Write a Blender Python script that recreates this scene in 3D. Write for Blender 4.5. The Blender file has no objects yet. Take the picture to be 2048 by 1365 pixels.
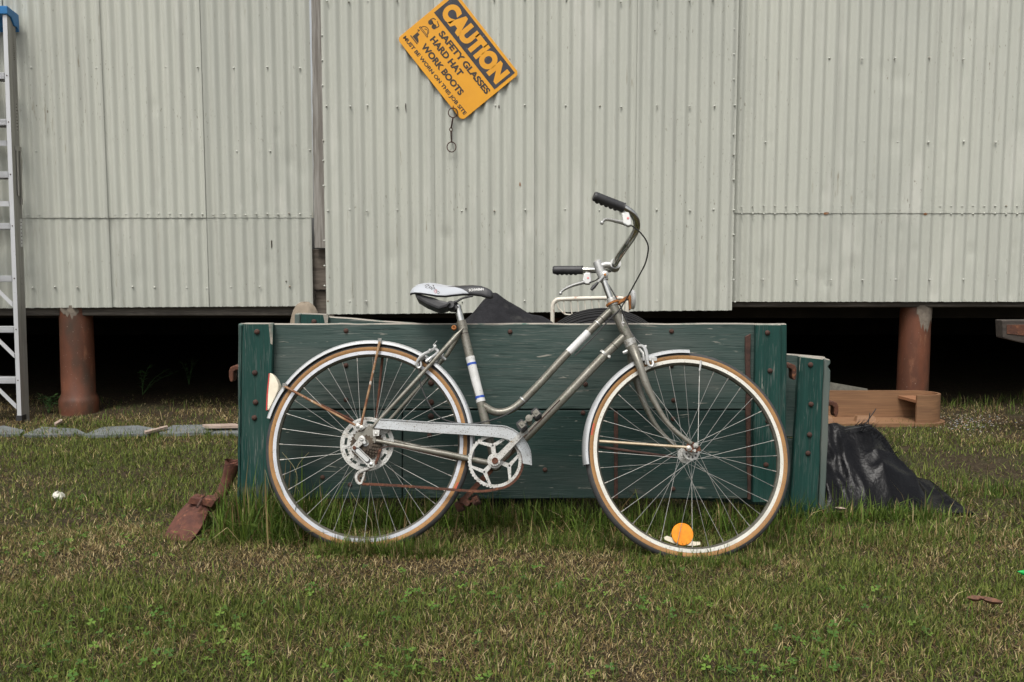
import bpy, bmesh, math, random
import numpy as np
from mathutils import Vector, Matrix
from mathutils.bvhtree import BVHTree

random.seed(7); rng = np.random.default_rng(11)
SC = bpy.context.scene
COL = SC.collection
R = math.radians

# ------------------------------------------------------------------ camera
F, W, H = 1800.0, 2048.0, 1365.0
PITCH = R(5.35)
CAM = Vector((0, 0, 0.95))
cd = bpy.data.cameras.new('camera')
cd.sensor_width = 36; cd.lens = 36 * F / W; cd.clip_start = 0.05; cd.clip_end = 1500
cam = bpy.data.objects.new('camera', cd); COL.objects.link(cam)
cam.location = CAM; cam.rotation_euler = (math.pi / 2 - PITCH, 0, 0)
SC.camera = cam

# ------------------------------------------------------------------ world, sun, exposure
SUN_EL, SUN_AZ = R(61), R(198)          # sun stands high behind the camera, a little to the left
w = bpy.data.worlds.new('World'); SC.world = w; w.use_nodes = True
n = w.node_tree.nodes; l = w.node_tree.links; n.clear()
sky = n.new('ShaderNodeTexSky'); sky.sky_type = 'NISHITA'; sky.sun_disc = False
sky.sun_elevation = SUN_EL; sky.sun_rotation = SUN_AZ
sky.air_density = 1.6; sky.dust_density = 6.0; sky.ozone_density = 1.0
hs = n.new('ShaderNodeHueSaturation'); hs.inputs['Saturation'].default_value = 0.22
bg = n.new('ShaderNodeBackground'); bg.inputs['Strength'].default_value = 0.12
out = n.new('ShaderNodeOutputWorld')
l.new(sky.outputs[0], hs.inputs['Color']); l.new(hs.outputs[0], bg.inputs[0]); l.new(bg.outputs[0], out.inputs[0])
sl = bpy.data.lights.new('sun', 'SUN'); sl.energy = 1.5; sl.angle = R(20); sl.color = (1.0, 0.96, 0.9)
so = bpy.data.objects.new('sun', sl); COL.objects.link(so)
sdir = Vector((math.sin(SUN_AZ) * math.cos(SUN_EL), math.cos(SUN_AZ) * math.cos(SUN_EL), math.sin(SUN_EL)))
so.rotation_euler = sdir.to_track_quat('Z', 'Y').to_euler(); so.location = (0, -4, 8)
SC.view_settings.view_transform = 'Standard'; SC.view_settings.look = 'None'
SC.view_settings.exposure = 0.42; SC.view_settings.gamma = 1.0
SC.view_settings.use_curve_mapping = False
SC.cycles.use_denoising = True
SC.cycles.max_bounces = 4; SC.cycles.diffuse_bounces = 2; SC.cycles.glossy_bounces = 2; SC.cycles.transmission_bounces = 2
SC.cycles.transparent_max_bounces = 4

# ------------------------------------------------------------------ measuring helpers
_f = Vector((0, math.cos(PITCH), -math.sin(PITCH))); _u = Vector((0, math.sin(PITCH), math.cos(PITCH)))
def ray(px, py):
    return Vector(((px - W / 2) / F, 0, 0)) + _f + _u * (-(py - H / 2) / F)
def P(px, py, Y):
    d = ray(px, py); return CAM + d * (Y / d.y)
def G(px, py, z=0.0):
    d = ray(px, py); return CAM + d * ((z - CAM.z) / d.z)
# the bicycle's own leaning plane
LEAN, YAW = R(18), R(1.8)
BX = Vector((math.cos(YAW), -math.sin(YAW), 0))
_h = Vector((math.sin(YAW), math.cos(YAW), 0))
BZ = Vector((0, 0, math.cos(LEAN))) + _h * math.sin(LEAN)
BY = _h * math.cos(LEAN) - Vector((0, 0, math.sin(LEAN)))      # away from the viewer
BO = Vector((-0.478, 2.85, 0.0))
def B(px, py, o=0.0):
    d = ray(px, py); q = BO - BY * o
    return CAM + d * ((q - CAM).dot(BY) / d.dot(BY))
def Bs(pts): return [B(*p) for p in pts]

# ------------------------------------------------------------------ mesh helpers
def frames(pts):
    T = []
    for i in range(len(pts)):
        a = pts[max(i - 1, 0)]; b = pts[min(i + 1, len(pts) - 1)]
        t = (b - a); T.append(t.normalized() if t.length > 1e-9 else Vector((0, 0, 1)))
    ref = Vector((0, 0, 1)) if abs(T[0].z) < 0.9 else Vector((1, 0, 0))
    N = (ref - T[0] * ref.dot(T[0])).normalized(); outp = []
    for t in T:
        N = (N - t * N.dot(t)); N = N.normalized() if N.length > 1e-6 else t.orthogonal().normalized()
        outp.append((t, N.copy(), t.cross(N)))
    return outp
def spl(pts, k=6):
    pts = [Vector(p) for p in pts]
    if len(pts) < 3: return pts
    o = []
    for i in range(len(pts) - 1):
        p0 = pts[max(i - 1, 0)]; p1 = pts[i]; p2 = pts[i + 1]; p3 = pts[min(i + 2, len(pts) - 1)]
        for j in range(k):
            t = j / k
            o.append(0.5 * ((2 * p1) + (p2 - p0) * t + (2 * p0 - 5 * p1 + 4 * p2 - p3) * t * t + (3 * p1 - p0 - 3 * p2 + p3) * t ** 3))
    o.append(pts[-1]); return o
def lerpl(vals, nn):
    return [float(np.interp(i / (nn - 1), np.linspace(0, 1, len(vals)), vals)) for i in range(nn)]
class MB:
    def __init__(s): s.v = []; s.f = []; s.m = []
    def add(s, vs, fs, mi=0):
        b = len(s.v); s.v += [tuple(x) for x in vs]
        for q in fs: s.f.append(tuple(b + i for i in q)); s.m.append(mi)
        return s
    def box(s, c, size, Rm=None, mi=0):
        c = Vector(c); vs = []
        for z in (-.5, .5):
            for x, y in ((-.5, -.5), (.5, -.5), (.5, .5), (-.5, .5)):
                p = Vector((x * size[0], y * size[1], z * size[2]))
                vs.append(c + (Rm @ p if Rm else p))
        return s.add(vs, [(3, 2, 1, 0), (4, 5, 6, 7), (0, 1, 5, 4), (1, 2, 6, 5), (2, 3, 7, 6), (3, 0, 4, 7)], mi)
    def tube(s, pts, r, seg=12, caps=True, mi=0, sq=None, close=False):
        pts = [Vector(p) for p in pts]; nn = len(pts)
        rr = lerpl(r, nn) if isinstance(r, (list, tuple)) else [r] * nn
        vs = []
        for (t, N, Bn), p, q in zip(frames(pts), pts, rr):
            if sq is not None:                      # squash: axis, factor
                a = sq[0] - t * sq[0].dot(t); a.normalize(); b = t.cross(a)
                for k in range(seg):
                    an = 2 * math.pi * k / seg
                    vs.append(p + a * (math.cos(an) * q * sq[1]) + b * (math.sin(an) * q))
            else:
                for k in range(seg):
                    an = 2 * math.pi * k / seg
                    vs.append(p + N * (math.cos(an) * q) + Bn * (math.sin(an) * q))
        fs = []
        for i in range(nn if close else nn - 1):
            j = (i + 1) % nn
            for k in range(seg):
                a = i * seg + k; b = i * seg + (k + 1) % seg
                fs.append((a, b, j * seg + (k + 1) % seg, j * seg + k))
        if caps and not close:
            fs.append(tuple(range(seg))[::-1]); fs.append(tuple((nn - 1) * seg + k for k in range(seg)))
        return s.add(vs, fs, mi)
    def lathe(s, c, ax, prof, seg=32, mi=0, close=False, a0=0, a1=2 * math.pi, mis=None):
        """prof: (axial, radius) pairs round axis ax through c"""
        c = Vector(c); ax = Vector(ax).normalized(); u = ax.orthogonal().normalized(); w_ = ax.cross(u)
        full = abs(a1 - a0 - 2 * math.pi) < 1e-6; ns = seg if full else seg + 1; vs = []
        for k in range(ns):
            an = a0 + (a1 - a0) * k / seg; d = u * math.cos(an) + w_ * math.sin(an)
            for (h, r) in prof: vs.append(c + ax * h + d * r)
        m = len(prof)
        for k in range(seg):
            k2 = (k + 1) % ns
            for i in range(m if close else m - 1):
                j = (i + 1) % m
                b = len(s.v) if False else 0
        fs = []; ms = []
        for k in range(seg):
            k2 = (k + 1) % ns
            for i in range(m if close else m - 1):
                j = (i + 1) % m
                fs.append((k * m + i, k * m + j, k2 * m + j, k2 * m + i)); ms.append(mis[i] if mis else mi)
        b = len(s.v); s.v += [tuple(x) for x in vs]
        for q, mm in zip(fs, ms): s.f.append(tuple(b + i for i in q)); s.m.append(mm)
        return s
    def arc(s, c, e1, e2, ax, prof, a0, a1, seg=48, mi=0):
        """closed profile (axial, radius) swept from angle a0 to a1 in the e1,e2 plane"""
        m = len(prof); vs = []
        for k in range(seg + 1):
            an = a0 + (a1 - a0) * k / seg; d = e1 * math.cos(an) + e2 * math.sin(an)
            for (h, r) in prof: vs.append(c + ax * h + d * r)
        fs = []
        for k in range(seg):
            for i in range(m):
                j = (i + 1) % m
                fs.append((k * m + i, k * m + j, (k + 1) * m + j, (k + 1) * m + i))
        fs.append(tuple(range(m))[::-1]); fs.append(tuple(seg * m + i for i in range(m)))
        return s.add(vs, fs, mi)
    def prism(s, poly, d, mi=0):
        poly = [Vector(p) for p in poly]; d = Vector(d); m = len(poly)
        vs = poly + [p + d for p in poly]
        fs = [tuple(range(m))[::-1], tuple(range(m, 2 * m))]
        for i in range(m): j = (i + 1) % m; fs.append((i, j, m + j, m + i))
        return s.add(vs, fs, mi)
    def ball(s, c, r, seg=12, ring=8, mi=0, sc=(1, 1, 1)):
        prof = []; c = Vector(c); vs = []; fs = []
        for i in range(ring + 1):
            th = math.pi * i / ring
            for k in range(seg):
                a = 2 * math.pi * k / seg
                vs.append(c + Vector((r * sc[0] * math.sin(th) * math.cos(a), r * sc[1] * math.sin(th) * math.sin(a), r * sc[2] * math.cos(th))))
        for i in range(ring):
            for k in range(seg):
                fs.append((i * seg + k, (i + 1) * seg + k, (i + 1) * seg + (k + 1) % seg, i * seg + (k + 1) % seg))
        return s.add(vs, fs, mi)
    def mesh(s, name, mats, smooth=True, ang=38, fix=True):
        me = bpy.data.meshes.new(name); me.from_pydata(s.v, [], s.f)
        for m_ in (mats if isinstance(mats, (list, tuple)) else [mats]): me.materials.append(m_)
        me.polygons.foreach_set('material_index', np.array(s.m, dtype=np.int32))
        if fix:
            bm = bmesh.new(); bm.from_mesh(me)
            bmesh.ops.remove_doubles(bm, verts=bm.verts, dist=1e-6)
            bmesh.ops.recalc_face_normals(bm, faces=bm.faces); bm.to_mesh(me); bm.free()
        if smooth:
            me.polygons.foreach_set('use_smooth', np.ones(len(me.polygons), dtype=bool))
            me.set_sharp_from_angle(angle=R(ang))
        me.update(); return me
    def build(s, name, mats, parent=None, **kw):
        return obj(name, s.mesh(name, mats, **kw), parent)
def obj(name, me, parent=None, mw=None, label=None):
    o = bpy.data.objects.new(name, me); COL.objects.link(o)
    if parent is not None:
        o.parent = parent
        if parent.type == 'EMPTY': o.matrix_parent_inverse = Matrix.Translation(-parent.location)
    if mw is not None: o.matrix_basis = mw
    if label: o['label'] = label
    return o
def tag(o, label, cat, group=None):
    o['label'] = label; o['category'] = cat
    if group: o['group'] = group
    return o
def thing(name, loc, label, cat, group=None):
    o = bpy.data.objects.new(name, None); COL.objects.link(o); o.location = loc
    o.empty_display_size = 0.1
    return tag(o, label, cat, group)
def solo(name, mb, mats, label, cat, group=None, **kw):
    """a thing that is one mesh: origin moved to the base of the thing"""
    a = np.array(mb.v); lo = a.min(0); hi = a.max(0)
    c = Vector(((lo[0] + hi[0]) / 2, (lo[1] + hi[1]) / 2, lo[2]))
    mb.v = [(x - c.x, y - c.y, z - c.z) for x, y, z in mb.v]
    o = mb.build(name, mats, None, **kw); o.location = c
    return tag(o, label, cat, group)
def bevel_mesh(me, wd, seg=1, ang=50):
    bm = bmesh.new(); bm.from_mesh(me)
    es = [e for e in bm.edges if len(e.link_faces) == 2 and e.calc_face_angle(0) > R(ang)]
    bmesh.ops.bevel(bm, geom=es, offset=wd, segments=seg, affect='EDGES', profile=0.6)
    bm.to_mesh(me); bm.free(); return me
def jitter_slab(poly, Y, th, wd=0.003, mats=None, topmat=None, name='plank', sub=0, amp=0.0):
    """a board: pixel outline measured on the plane y=Y, real thickness th going away"""
    pts = [P(x, y, Y) for x, y in poly]
    if amp:
        q = []
        for i, p in enumerate(pts):
            b = pts[(i + 1) % len(pts)]; k = max(1, int((b - p).length / 0.06))
            nrm = Vector((-(b - p).z, 0, (b - p).x)).normalized()
            for j in range(k):
                o_ = random.uniform(-amp, amp) if j else 0
                q.append(p.lerp(b, j / k) + nrm * o_)
        pts = q
    mb = MB().prism(pts, (0, th, 0))
    me = mb.mesh(name, mats, smooth=False)
    bevel_mesh(me, wd, 1)
    if topmat is not None:
        for p in me.polygons:
            if p.normal.z > 0.6: p.material_index = topmat
    return me
def text_mesh(body, off=0.0):
    cu = bpy.data.curves.new('t', 'FONT'); cu.body = body; cu.offset = off; cu.resolution_u = 6
    o = bpy.data.objects.new('t', cu); COL.objects.link(o)
    dg = bpy.context.evaluated_depsgraph_get(); dg.update()
    me = bpy.data.meshes.new_from_object(o.evaluated_get(dg))
    bpy.data.objects.remove(o); bpy.data.curves.remove(cu)
    vs = np.array([v.co[:] for v in me.vertices]); fs = [tuple(p.vertices) for p in me.polygons]
    bpy.data.meshes.remove(me)
    vs[:, 0] -= vs[:, 0].min(); vs[:, 0] /= vs[:, 0].max(); y0 = vs[:, 1].min(); vs[:, 1] = (vs[:, 1] - y0) / (vs[:, 1].max() - y0)
    return vs, fs

# ------------------------------------------------------------------ materials
def M(name, col, rough=0.5, metal=0.0, col2=None, scale=8, stretch=(1, 1, 1), spots=(), bump=0.0, bscale=60, bstretch=(1, 1, 1),
      spec=0.5, lo=0.35, hi=0.65, rvar=0.0, dist=0.0, detail=3):
    m = bpy.data.materials.new(name); m.use_nodes = True
    N = m.node_tree.nodes; L = m.node_tree.links; b = N['Principled BSDF']
    b.inputs['Roughness'].default_value = rough; b.inputs['Metallic'].default_value = metal
    b.inputs['Specular IOR Level'].default_value = spec
    tc = N.new('ShaderNodeTexCoord')
    def noise(sc, st, det=detail, rough_=0.6):
        mp = N.new('ShaderNodeMapping'); mp.inputs['Scale'].default_value = st
        L.new(tc.outputs['Object'], mp.inputs[0])
        t = N.new('ShaderNodeTexNoise'); t.inputs['Scale'].default_value = sc; t.inputs['Detail'].default_value = det
        t.inputs['Roughness'].default_value = rough_; t.inputs['Distortion'].default_value = dist if st != (1, 1, 1) else 0
        L.new(mp.outputs[0], t.inputs['Vector']); return t.outputs[0]
    def ramp(src, a, c):
        r = N.new('ShaderNodeValToRGB'); r.color_ramp.elements[0].position = a; r.color_ramp.elements[1].position = c
        L.new(src, r.inputs[0]); return r.outputs[0]
    def mix(fac, a, c):
        x = N.new('ShaderNodeMixRGB'); L.new(fac, x.inputs[0])
        for i, q in ((1, a), (2, c)):
            if isinstance(q, tuple): x.inputs[i].default_value = (*q, 1)
            else: L.new(q, x.inputs[i])
        return x.outputs[0]
    cur = col
    if col2: cur = mix(ramp(noise(scale, stretch), lo, hi), col, col2)
    for sp in spots:
        c_, s_, a_, e_ = sp[:4]; st = sp[4] if len(sp) > 4 else (1, 1, 1)
        fac = ramp(noise(s_, st), a_, e_)
        if len(sp) > 5:                                    # only inside patches
            f2 = ramp(noise(sp[5], (1, 1, 1), 3), 0.45, 0.62)
            mm = N.new('ShaderNodeMath'); mm.operation = 'MULTIPLY'; L.new(fac, mm.inputs[0]); L.new(f2, mm.inputs[1]); fac = mm.outputs[0]
        cur = mix(fac, cur, c_)
    if isinstance(cur, tuple): b.inputs['Base Color'].default_value = (*cur, 1)
    else: L.new(cur, b.inputs['Base Color'])
    if rvar:
        mr = N.new('ShaderNodeMapRange'); mr.inputs[3].default_value = max(rough - rvar, 0.02); mr.inputs[4].default_value = min(rough + rvar, 1)
        L.new(noise(scale * 3, stretch), mr.inputs[0]); L.new(mr.outputs[0], b.inputs['Roughness'])
    if bump:
        bp = N.new('ShaderNodeBump'); bp.inputs['Strength'].default_value = bump; bp.inputs['Distance'].default_value = 0.004
        L.new(noise(bscale, bstretch), bp.inputs['Height']); L.new(bp.outputs[0], b.inputs['Normal'])
    return m
mt = {}
mt['sheet'] = M('sheet_paint', (0.490, 0.500, 0.440), 0.45, 0, (0.440, 0.452, 0.402), 1.1, (1, 1, 0.45),
    spots=[((0.40, 0.405, 0.36), 14, 0.55, 0.74, (1, 1, 0.05)), ((0.53, 0.535, 0.48), 5, 0.58, 0.72, (1, 1, 0.3)), ((0.21, 0.19, 0.15), 85, 0.66, 0.70, (1, 1, 0.35), 1.3), ((0.30, 0.28, 0.22), 40, 0.66, 0.72, (1, 1, 0.12), 2.2)], bump=0.2, bscale=9, rvar=0.12, spec=0.35)
_N = mt['sheet'].node_tree.nodes; _L = mt['sheet'].node_tree.links; _b = _N['Principled BSDF']      # each sheet has faded a little differently
_oi = _N.new('ShaderNodeObjectInfo'); _hv = _N.new('ShaderNodeHueSaturation'); _mr = _N.new('ShaderNodeMapRange')
_mr.inputs[3].default_value = 0.93; _mr.inputs[4].default_value = 1.04; _L.new(_oi.outputs['Random'], _mr.inputs[0]); _L.new(_mr.outputs[0], _hv.inputs['Value'])
_L.new(_b.inputs['Base Color'].links[0].from_socket, _hv.inputs['Color']); _L.new(_hv.outputs[0], _b.inputs['Base Color'])
mt['nail'] = M('nail_paint', (0.50, 0.51, 0.46), 0.5, 0, (0.24, 0.20, 0.15), 6, lo=0.6, hi=0.66)
mt['greyw'] = M('weathered_wood', (0.30, 0.285, 0.26), 0.85, 0, (0.17, 0.155, 0.135), 30, (3, 3, 0.15), bump=0.6, bscale=30, bstretch=(5, 5, 0.3))
mt['darkw'] = M('dark_wood', (0.16, 0.135, 0.11), 0.9, 0, (0.08, 0.065, 0.052), 12, (0.6, 5, 5), bump=0.5, bscale=25, bstretch=(0.5, 5, 5))
mt['beam'] = M('sill_beam', (0.12, 0.105, 0.088), 0.9, 0, (0.06, 0.052, 0.044), 14, (0.3, 5, 5), bump=0.5, bscale=25, bstretch=(0.3, 5, 5))
mt['pier'] = M('clay_pipe', (0.165, 0.060, 0.032), 0.45, 0, (0.10, 0.040, 0.024), 9, (1, 1, 0.4),
    spots=[((0.225, 0.10, 0.055), 24, 0.60, 0.75, (1, 1, 0.3)), ((0.06, 0.04, 0.028), 6, 0.52, 0.70, (1, 1, 0.5)), ((0.5, 0.42, 0.34), 130, 0.69, 0.73)], bump=0.25, bscale=12, rvar=0.12)
mt['mortar'] = M('mortar', (0.23, 0.195, 0.155), 0.95, 0, (0.15, 0.125, 0.10), 40, bump=0.6, bscale=50)
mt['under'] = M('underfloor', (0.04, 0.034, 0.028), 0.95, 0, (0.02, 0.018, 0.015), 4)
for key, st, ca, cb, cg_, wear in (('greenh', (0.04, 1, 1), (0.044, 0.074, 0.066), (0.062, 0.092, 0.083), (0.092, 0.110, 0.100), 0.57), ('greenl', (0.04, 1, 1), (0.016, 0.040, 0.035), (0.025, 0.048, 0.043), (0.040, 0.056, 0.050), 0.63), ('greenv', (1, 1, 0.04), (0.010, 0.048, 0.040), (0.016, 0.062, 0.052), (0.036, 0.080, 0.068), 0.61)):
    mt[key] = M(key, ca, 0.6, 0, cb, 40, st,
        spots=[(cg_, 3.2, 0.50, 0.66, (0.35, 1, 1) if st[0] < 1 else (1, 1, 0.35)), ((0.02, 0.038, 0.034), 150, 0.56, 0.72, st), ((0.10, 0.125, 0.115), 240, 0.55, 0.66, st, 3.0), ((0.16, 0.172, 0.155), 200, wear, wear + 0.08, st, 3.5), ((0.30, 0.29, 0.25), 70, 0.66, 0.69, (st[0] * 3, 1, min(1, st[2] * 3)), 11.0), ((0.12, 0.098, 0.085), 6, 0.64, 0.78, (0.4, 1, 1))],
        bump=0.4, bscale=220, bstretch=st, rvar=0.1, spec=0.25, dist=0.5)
mt['bare'] = M('bare_wood', (0.36, 0.33, 0.28), 0.9, 0, (0.22, 0.20, 0.17), 20, (0.2, 2, 2), spots=[((0.06, 0.12, 0.10), 14, 0.55, 0.68)], bump=0.6, bscale=50, bstretch=(0.1, 1, 1))
mt['greyg'] = M('grey_green_wood', (0.12, 0.14, 0.125), 0.9, 0, (0.05, 0.09, 0.08), 12, (1, 1, 0.1), bump=0.6, bscale=70, bstretch=(1, 1, 0.08))
mt['rust'] = M('rust', (0.13, 0.048, 0.025), 0.85, 0.1, (0.07, 0.03, 0.02), 25, bump=0.6, bscale=90, spots=[((0.24, 0.10, 0.045), 45, 0.58, 0.72)])
mt['rustd'] = M('dark_rust', (0.085, 0.040, 0.028), 0.85, 0.1, (0.04, 0.022, 0.018), 30, bump=0.5, bscale=90)
mt['rusto'] = M('orange_rust', (0.42, 0.17, 0.04), 0.75, 0.1, (0.22, 0.07, 0.02), 60, bump=0.4, bscale=120)
mt['plough'] = M('plough_rust', (0.125, 0.045, 0.028), 0.85, 0.1, (0.075, 0.028, 0.02), 40, bump=0.6, bscale=80, spots=[((0.27, 0.11, 0.06), 60, 0.6, 0.75)])
mt['frame'] = M('frame_paint', (0.215, 0.205, 0.175), 0.36, 0.35, (0.165, 0.155, 0.128), 18, spots=[((0.09, 0.065, 0.042), 210, 0.58, 0.68), ((0.11, 0.125, 0.085), 120, 0.54, 0.64, (1, 1, 1), 7)], bump=0.06, bscale=150, rvar=0.12)
mt['chrome'] = M('chrome', (0.62, 0.62, 0.60), 0.16, 1.0, (0.48, 0.48, 0.45), 40, spots=[((0.20, 0.14, 0.09), 110, 0.68, 0.74)], rvar=0.08)
mt['alloy'] = M('alloy', (0.47, 0.475, 0.47), 0.34, 0.5, (0.48, 0.48, 0.46), 50, spots=[((0.16, 0.13, 0.10), 120, 0.66, 0.75)], rvar=0.12)
mt['dirtyalloy'] = M('dirty_alloy', (0.50, 0.50, 0.475), 0.45, 0.45, (0.39, 0.38, 0.35), 60, spots=[((0.07, 0.055, 0.04), 260, 0.56, 0.66), ((0.22, 0.14, 0.06), 60, 0.66, 0.76)], bump=0.2, bscale=300)
mt['fender'] = M('fender_silver', (0.52, 0.53, 0.54), 0.3, 0.35, (0.45, 0.46, 0.46), 12, spots=[((0.25, 0.22, 0.17), 230, 0.63, 0.70, (1, 1, 1), 7.0)], rvar=0.08)
mt['rim_r'] = M('rim_alloy', (0.54, 0.55, 0.58), 0.27, 0.4, (0.45, 0.46, 0.48), 20, spots=[((0.3, 0.27, 0.22), 160, 0.63, 0.70)])
mt['rim_f'] = M('rim_chalky', (0.66, 0.65, 0.59), 0.45, 0.1, (0.57, 0.55, 0.48), 25, spots=[((0.25, 0.18, 0.12), 190, 0.62, 0.70)])
mt['rimwell'] = M('rim_well', (0.115, 0.108, 0.085), 0.6, 0.3, (0.07, 0.065, 0.05), 40)
mt['gum'] = M('gum_wall', (0.33, 0.172, 0.058), 0.75, 0, (0.26, 0.135, 0.05), 24, spots=[((0.17, 0.10, 0.05), 160, 0.58, 0.70)], bump=0.1, bscale=200)
mt['tread'] = M('tread_rubber', (0.030, 0.030, 0.033), 0.75, 0, (0.055, 0.054, 0.052), 20, bump=0.3, bscale=220)
mt['spoke'] = M('spoke_steel', (0.36, 0.37, 0.36), 0.4, 0.6, (0.26, 0.24, 0.21), 30)
mt['black'] = M('black_plastic', (0.022, 0.022, 0.024), 0.5, 0, (0.034, 0.034, 0.036), 40, bump=0.08, bscale=300)
mt['cable'] = M('cable', (0.03, 0.03, 0.03), 0.5)
mt['white'] = M('white_decal', (0.62, 0.62, 0.61), 0.4, 0, (0.52, 0.52, 0.50), 30, spots=[((0.22, 0.20, 0.17), 130, 0.64, 0.70)])
mt['blue'] = M('blue_decal', (0.02, 0.07, 0.36), 0.45)
mt['red'] = M('red_plastic', (0.50, 0.03, 0.02), 0.35)
mt['pink'] = M('pink_dot', (0.60, 0.20, 0.20), 0.4)
mt['cream'] = M('cream_plastic', (0.70, 0.64, 0.50), 0.45, 0, (0.62, 0.56, 0.43), 30)
mt['orange'] = M('orange_reflector', (0.85, 0.30, 0.01), 0.3, 0, (0.78, 0.24, 0.01), 60, spots=[((0.12, 0.06, 0.02), 150, 0.70, 0.76)])
mt['signo'] = M('sign_orange', (0.80, 0.37, 0.02), 0.42, 0, (0.74, 0.335, 0.02), 7, spots=[((0.30, 0.13, 0.02), 160, 0.74, 0.78)], rvar=0.08)
mt['signk'] = M('sign_black', (0.028, 0.028, 0.034), 0.5, 0, (0.045, 0.045, 0.055), 16, spots=[((0.13, 0.14, 0.18), 35, 0.62, 0.80)])
mt['ink'] = M('sign_ink', (0.045, 0.035, 0.025), 0.6)
mt['ladder'] = M('ladder_aluminium', (0.60, 0.61, 0.63), 0.42, 0.35, (0.54, 0.55, 0.56), 12, (1, 1, 0.2), spots=[((0.18, 0.17, 0.15), 60, 0.70, 0.76)], rvar=0.1)
mt['ladderw'] = M('ladder_web', (0.36, 0.35, 0.32), 0.55, 0.3, (0.29, 0.28, 0.25), 10, (6, 6, 0.2), spots=[((0.15, 0.14, 0.12), 50, 0.68, 0.76, (1, 1, .3))])
mt['lblue'] = M('ladder_blue', (0.015, 0.17, 0.42), 0.4, 0, (0.02, 0.14, 0.34), 20)
mt['slate'] = M('slate', (0.165, 0.178, 0.18), 0.65, 0, (0.12, 0.132, 0.134), 24, spots=[((0.26, 0.27, 0.26), 50, 0.64, 0.76)], bump=0.25, bscale=30)
mt['pine'] = M('planed_pine', (0.235, 0.125, 0.060), 0.7, 0, (0.165, 0.085, 0.042), 30, (0.15, 1, 3), spots=[((0.14, 0.075, 0.04), 60, 0.6, 0.72, (0.08, 1, 2))], bump=0.2, bscale=40, bstretch=(0.2, 1, 5))
mt['pine2'] = M('pine_end', (0.24, 0.11, 0.055), 0.7, 0, (0.28, 0.13, 0.06), 12, (1, 4, 4))
mt['scrap'] = M('scrap_wood', (0.42, 0.34, 0.28), 0.85, 0, (0.28, 0.20, 0.16), 14, (1, 4, 4))
mt['tarp'] = M('black_tarp', (0.004, 0.004, 0.005), 0.24, 0, (0.006, 0.006, 0.007), 12, bump=0.45, bscale=80, spec=0.13, rvar=0.1)
mt['fabric'] = M('shade_cloth', (0.013, 0.013, 0.015), 0.85, 0, (0.022, 0.022, 0.025), 14, spots=[((0.05, 0.049, 0.047), 16, 0.58, 0.8)], bump=1.0, bscale=60, spec=0.2)
mt['tyre'] = M('car_tyre', (0.009, 0.009, 0.010), 0.7, 0, (0.015, 0.015, 0.016), 10, spec=0.25, bump=0.2, bscale=80)
mt['stone'] = M('concrete_stone', (0.26, 0.215, 0.16), 0.95, 0, (0.19, 0.155, 0.115), 9, bump=0.8, bscale=35, spots=[((0.44, 0.39, 0.32), 18, 0.6, 0.75)])
mt['enamel'] = M('white_enamel', (0.70, 0.66, 0.57), 0.45, 0, (0.62, 0.57, 0.48), 20, spots=[((0.30, 0.11, 0.05), 24, 0.60, 0.68)])
mt['soil'] = None
mt['silver'] = None
mt['leafb'] = M('dead_leaf', (0.17, 0.08, 0.045), 0.85, 0, (0.09, 0.045, 0.028), 90)
mt['paper'] = M('white_scrap', (0.66, 0.64, 0.56), 0.8, 0, (0.5, 0.48, 0.42), 40)
mt['greenp'] = M('green_tip', (0.01, 0.35, 0.07), 0.35)

def attr_mat(name, attr, rough=0.75, trans=0.35):
    m = bpy.data.materials.new(name); m.use_nodes = True
    N = m.node_tree.nodes; L = m.node_tree.links; N.clear()
    a = N.new('ShaderNodeAttribute'); a.attribute_name = attr
    d = N.new('ShaderNodeBsdfPrincipled'); d.inputs['Roughness'].default_value = rough; d.inputs['Specular IOR Level'].default_value = 0.25
    t = N.new('ShaderNodeBsdfTranslucent'); mx = N.new('ShaderNodeMixShader'); mx.inputs[0].default_value = trans
    o = N.new('ShaderNodeOutputMaterial')
    L.new(a.outputs['Color'], d.inputs['Base Color']); L.new(a.outputs['Color'], t.inputs['Color'])
    L.new(d.outputs[0], mx.inputs[1]); L.new(t.outputs[0], mx.inputs[2]); L.new(mx.outputs[0], o.inputs[0])
    return m
mt['blade'] = attr_mat('grass_blade', 'tint', 0.7, 0.3)
mt['weed'] = M('weed_leaf', (0.05, 0.12, 0.025), 0.6, 0, (0.035, 0.085, 0.02), 20)

# ------------------------------------------------------------------ value noise for terrain and lawn patches
_tab = rng.random((64, 64))
def vnoise(x, y, s):
    x = np.asarray(x, float) * s + 13.7; y = np.asarray(y, float) * s + 5.3
    xi = np.floor(x).astype(int); yi = np.floor(y).astype(int); fx = x - xi; fy = y - yi
    fx = fx * fx * (3 - 2 * fx); fy = fy * fy * (3 - 2 * fy)
    t = lambda a, b: _tab[a % 64, b % 64]
    return (t(xi, yi) * (1 - fx) + t(xi + 1, yi) * fx) * (1 - fy) + (t(xi, yi + 1) * (1 - fx) + t(xi + 1, yi + 1) * fx) * fy
def gz(x, y):
    """ground height"""
    x = np.asarray(x, float); y = np.asarray(y, float)
    near = np.clip((9 - np.hypot(x, y - 3)) / 6, 0, 1)
    z = ((vnoise(x, y, 2.3) - 0.5) * 0.022 + (vnoise(x, y, 7.0) - 0.5) * 0.010) * near
    return z - 0.008 * np.clip((x + 0.2) / 0.8, 0, 1) * np.clip((3.6 - y) / 0.5, 0, 1) * np.clip((3 - x), 0, 1) - 0.004

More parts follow.
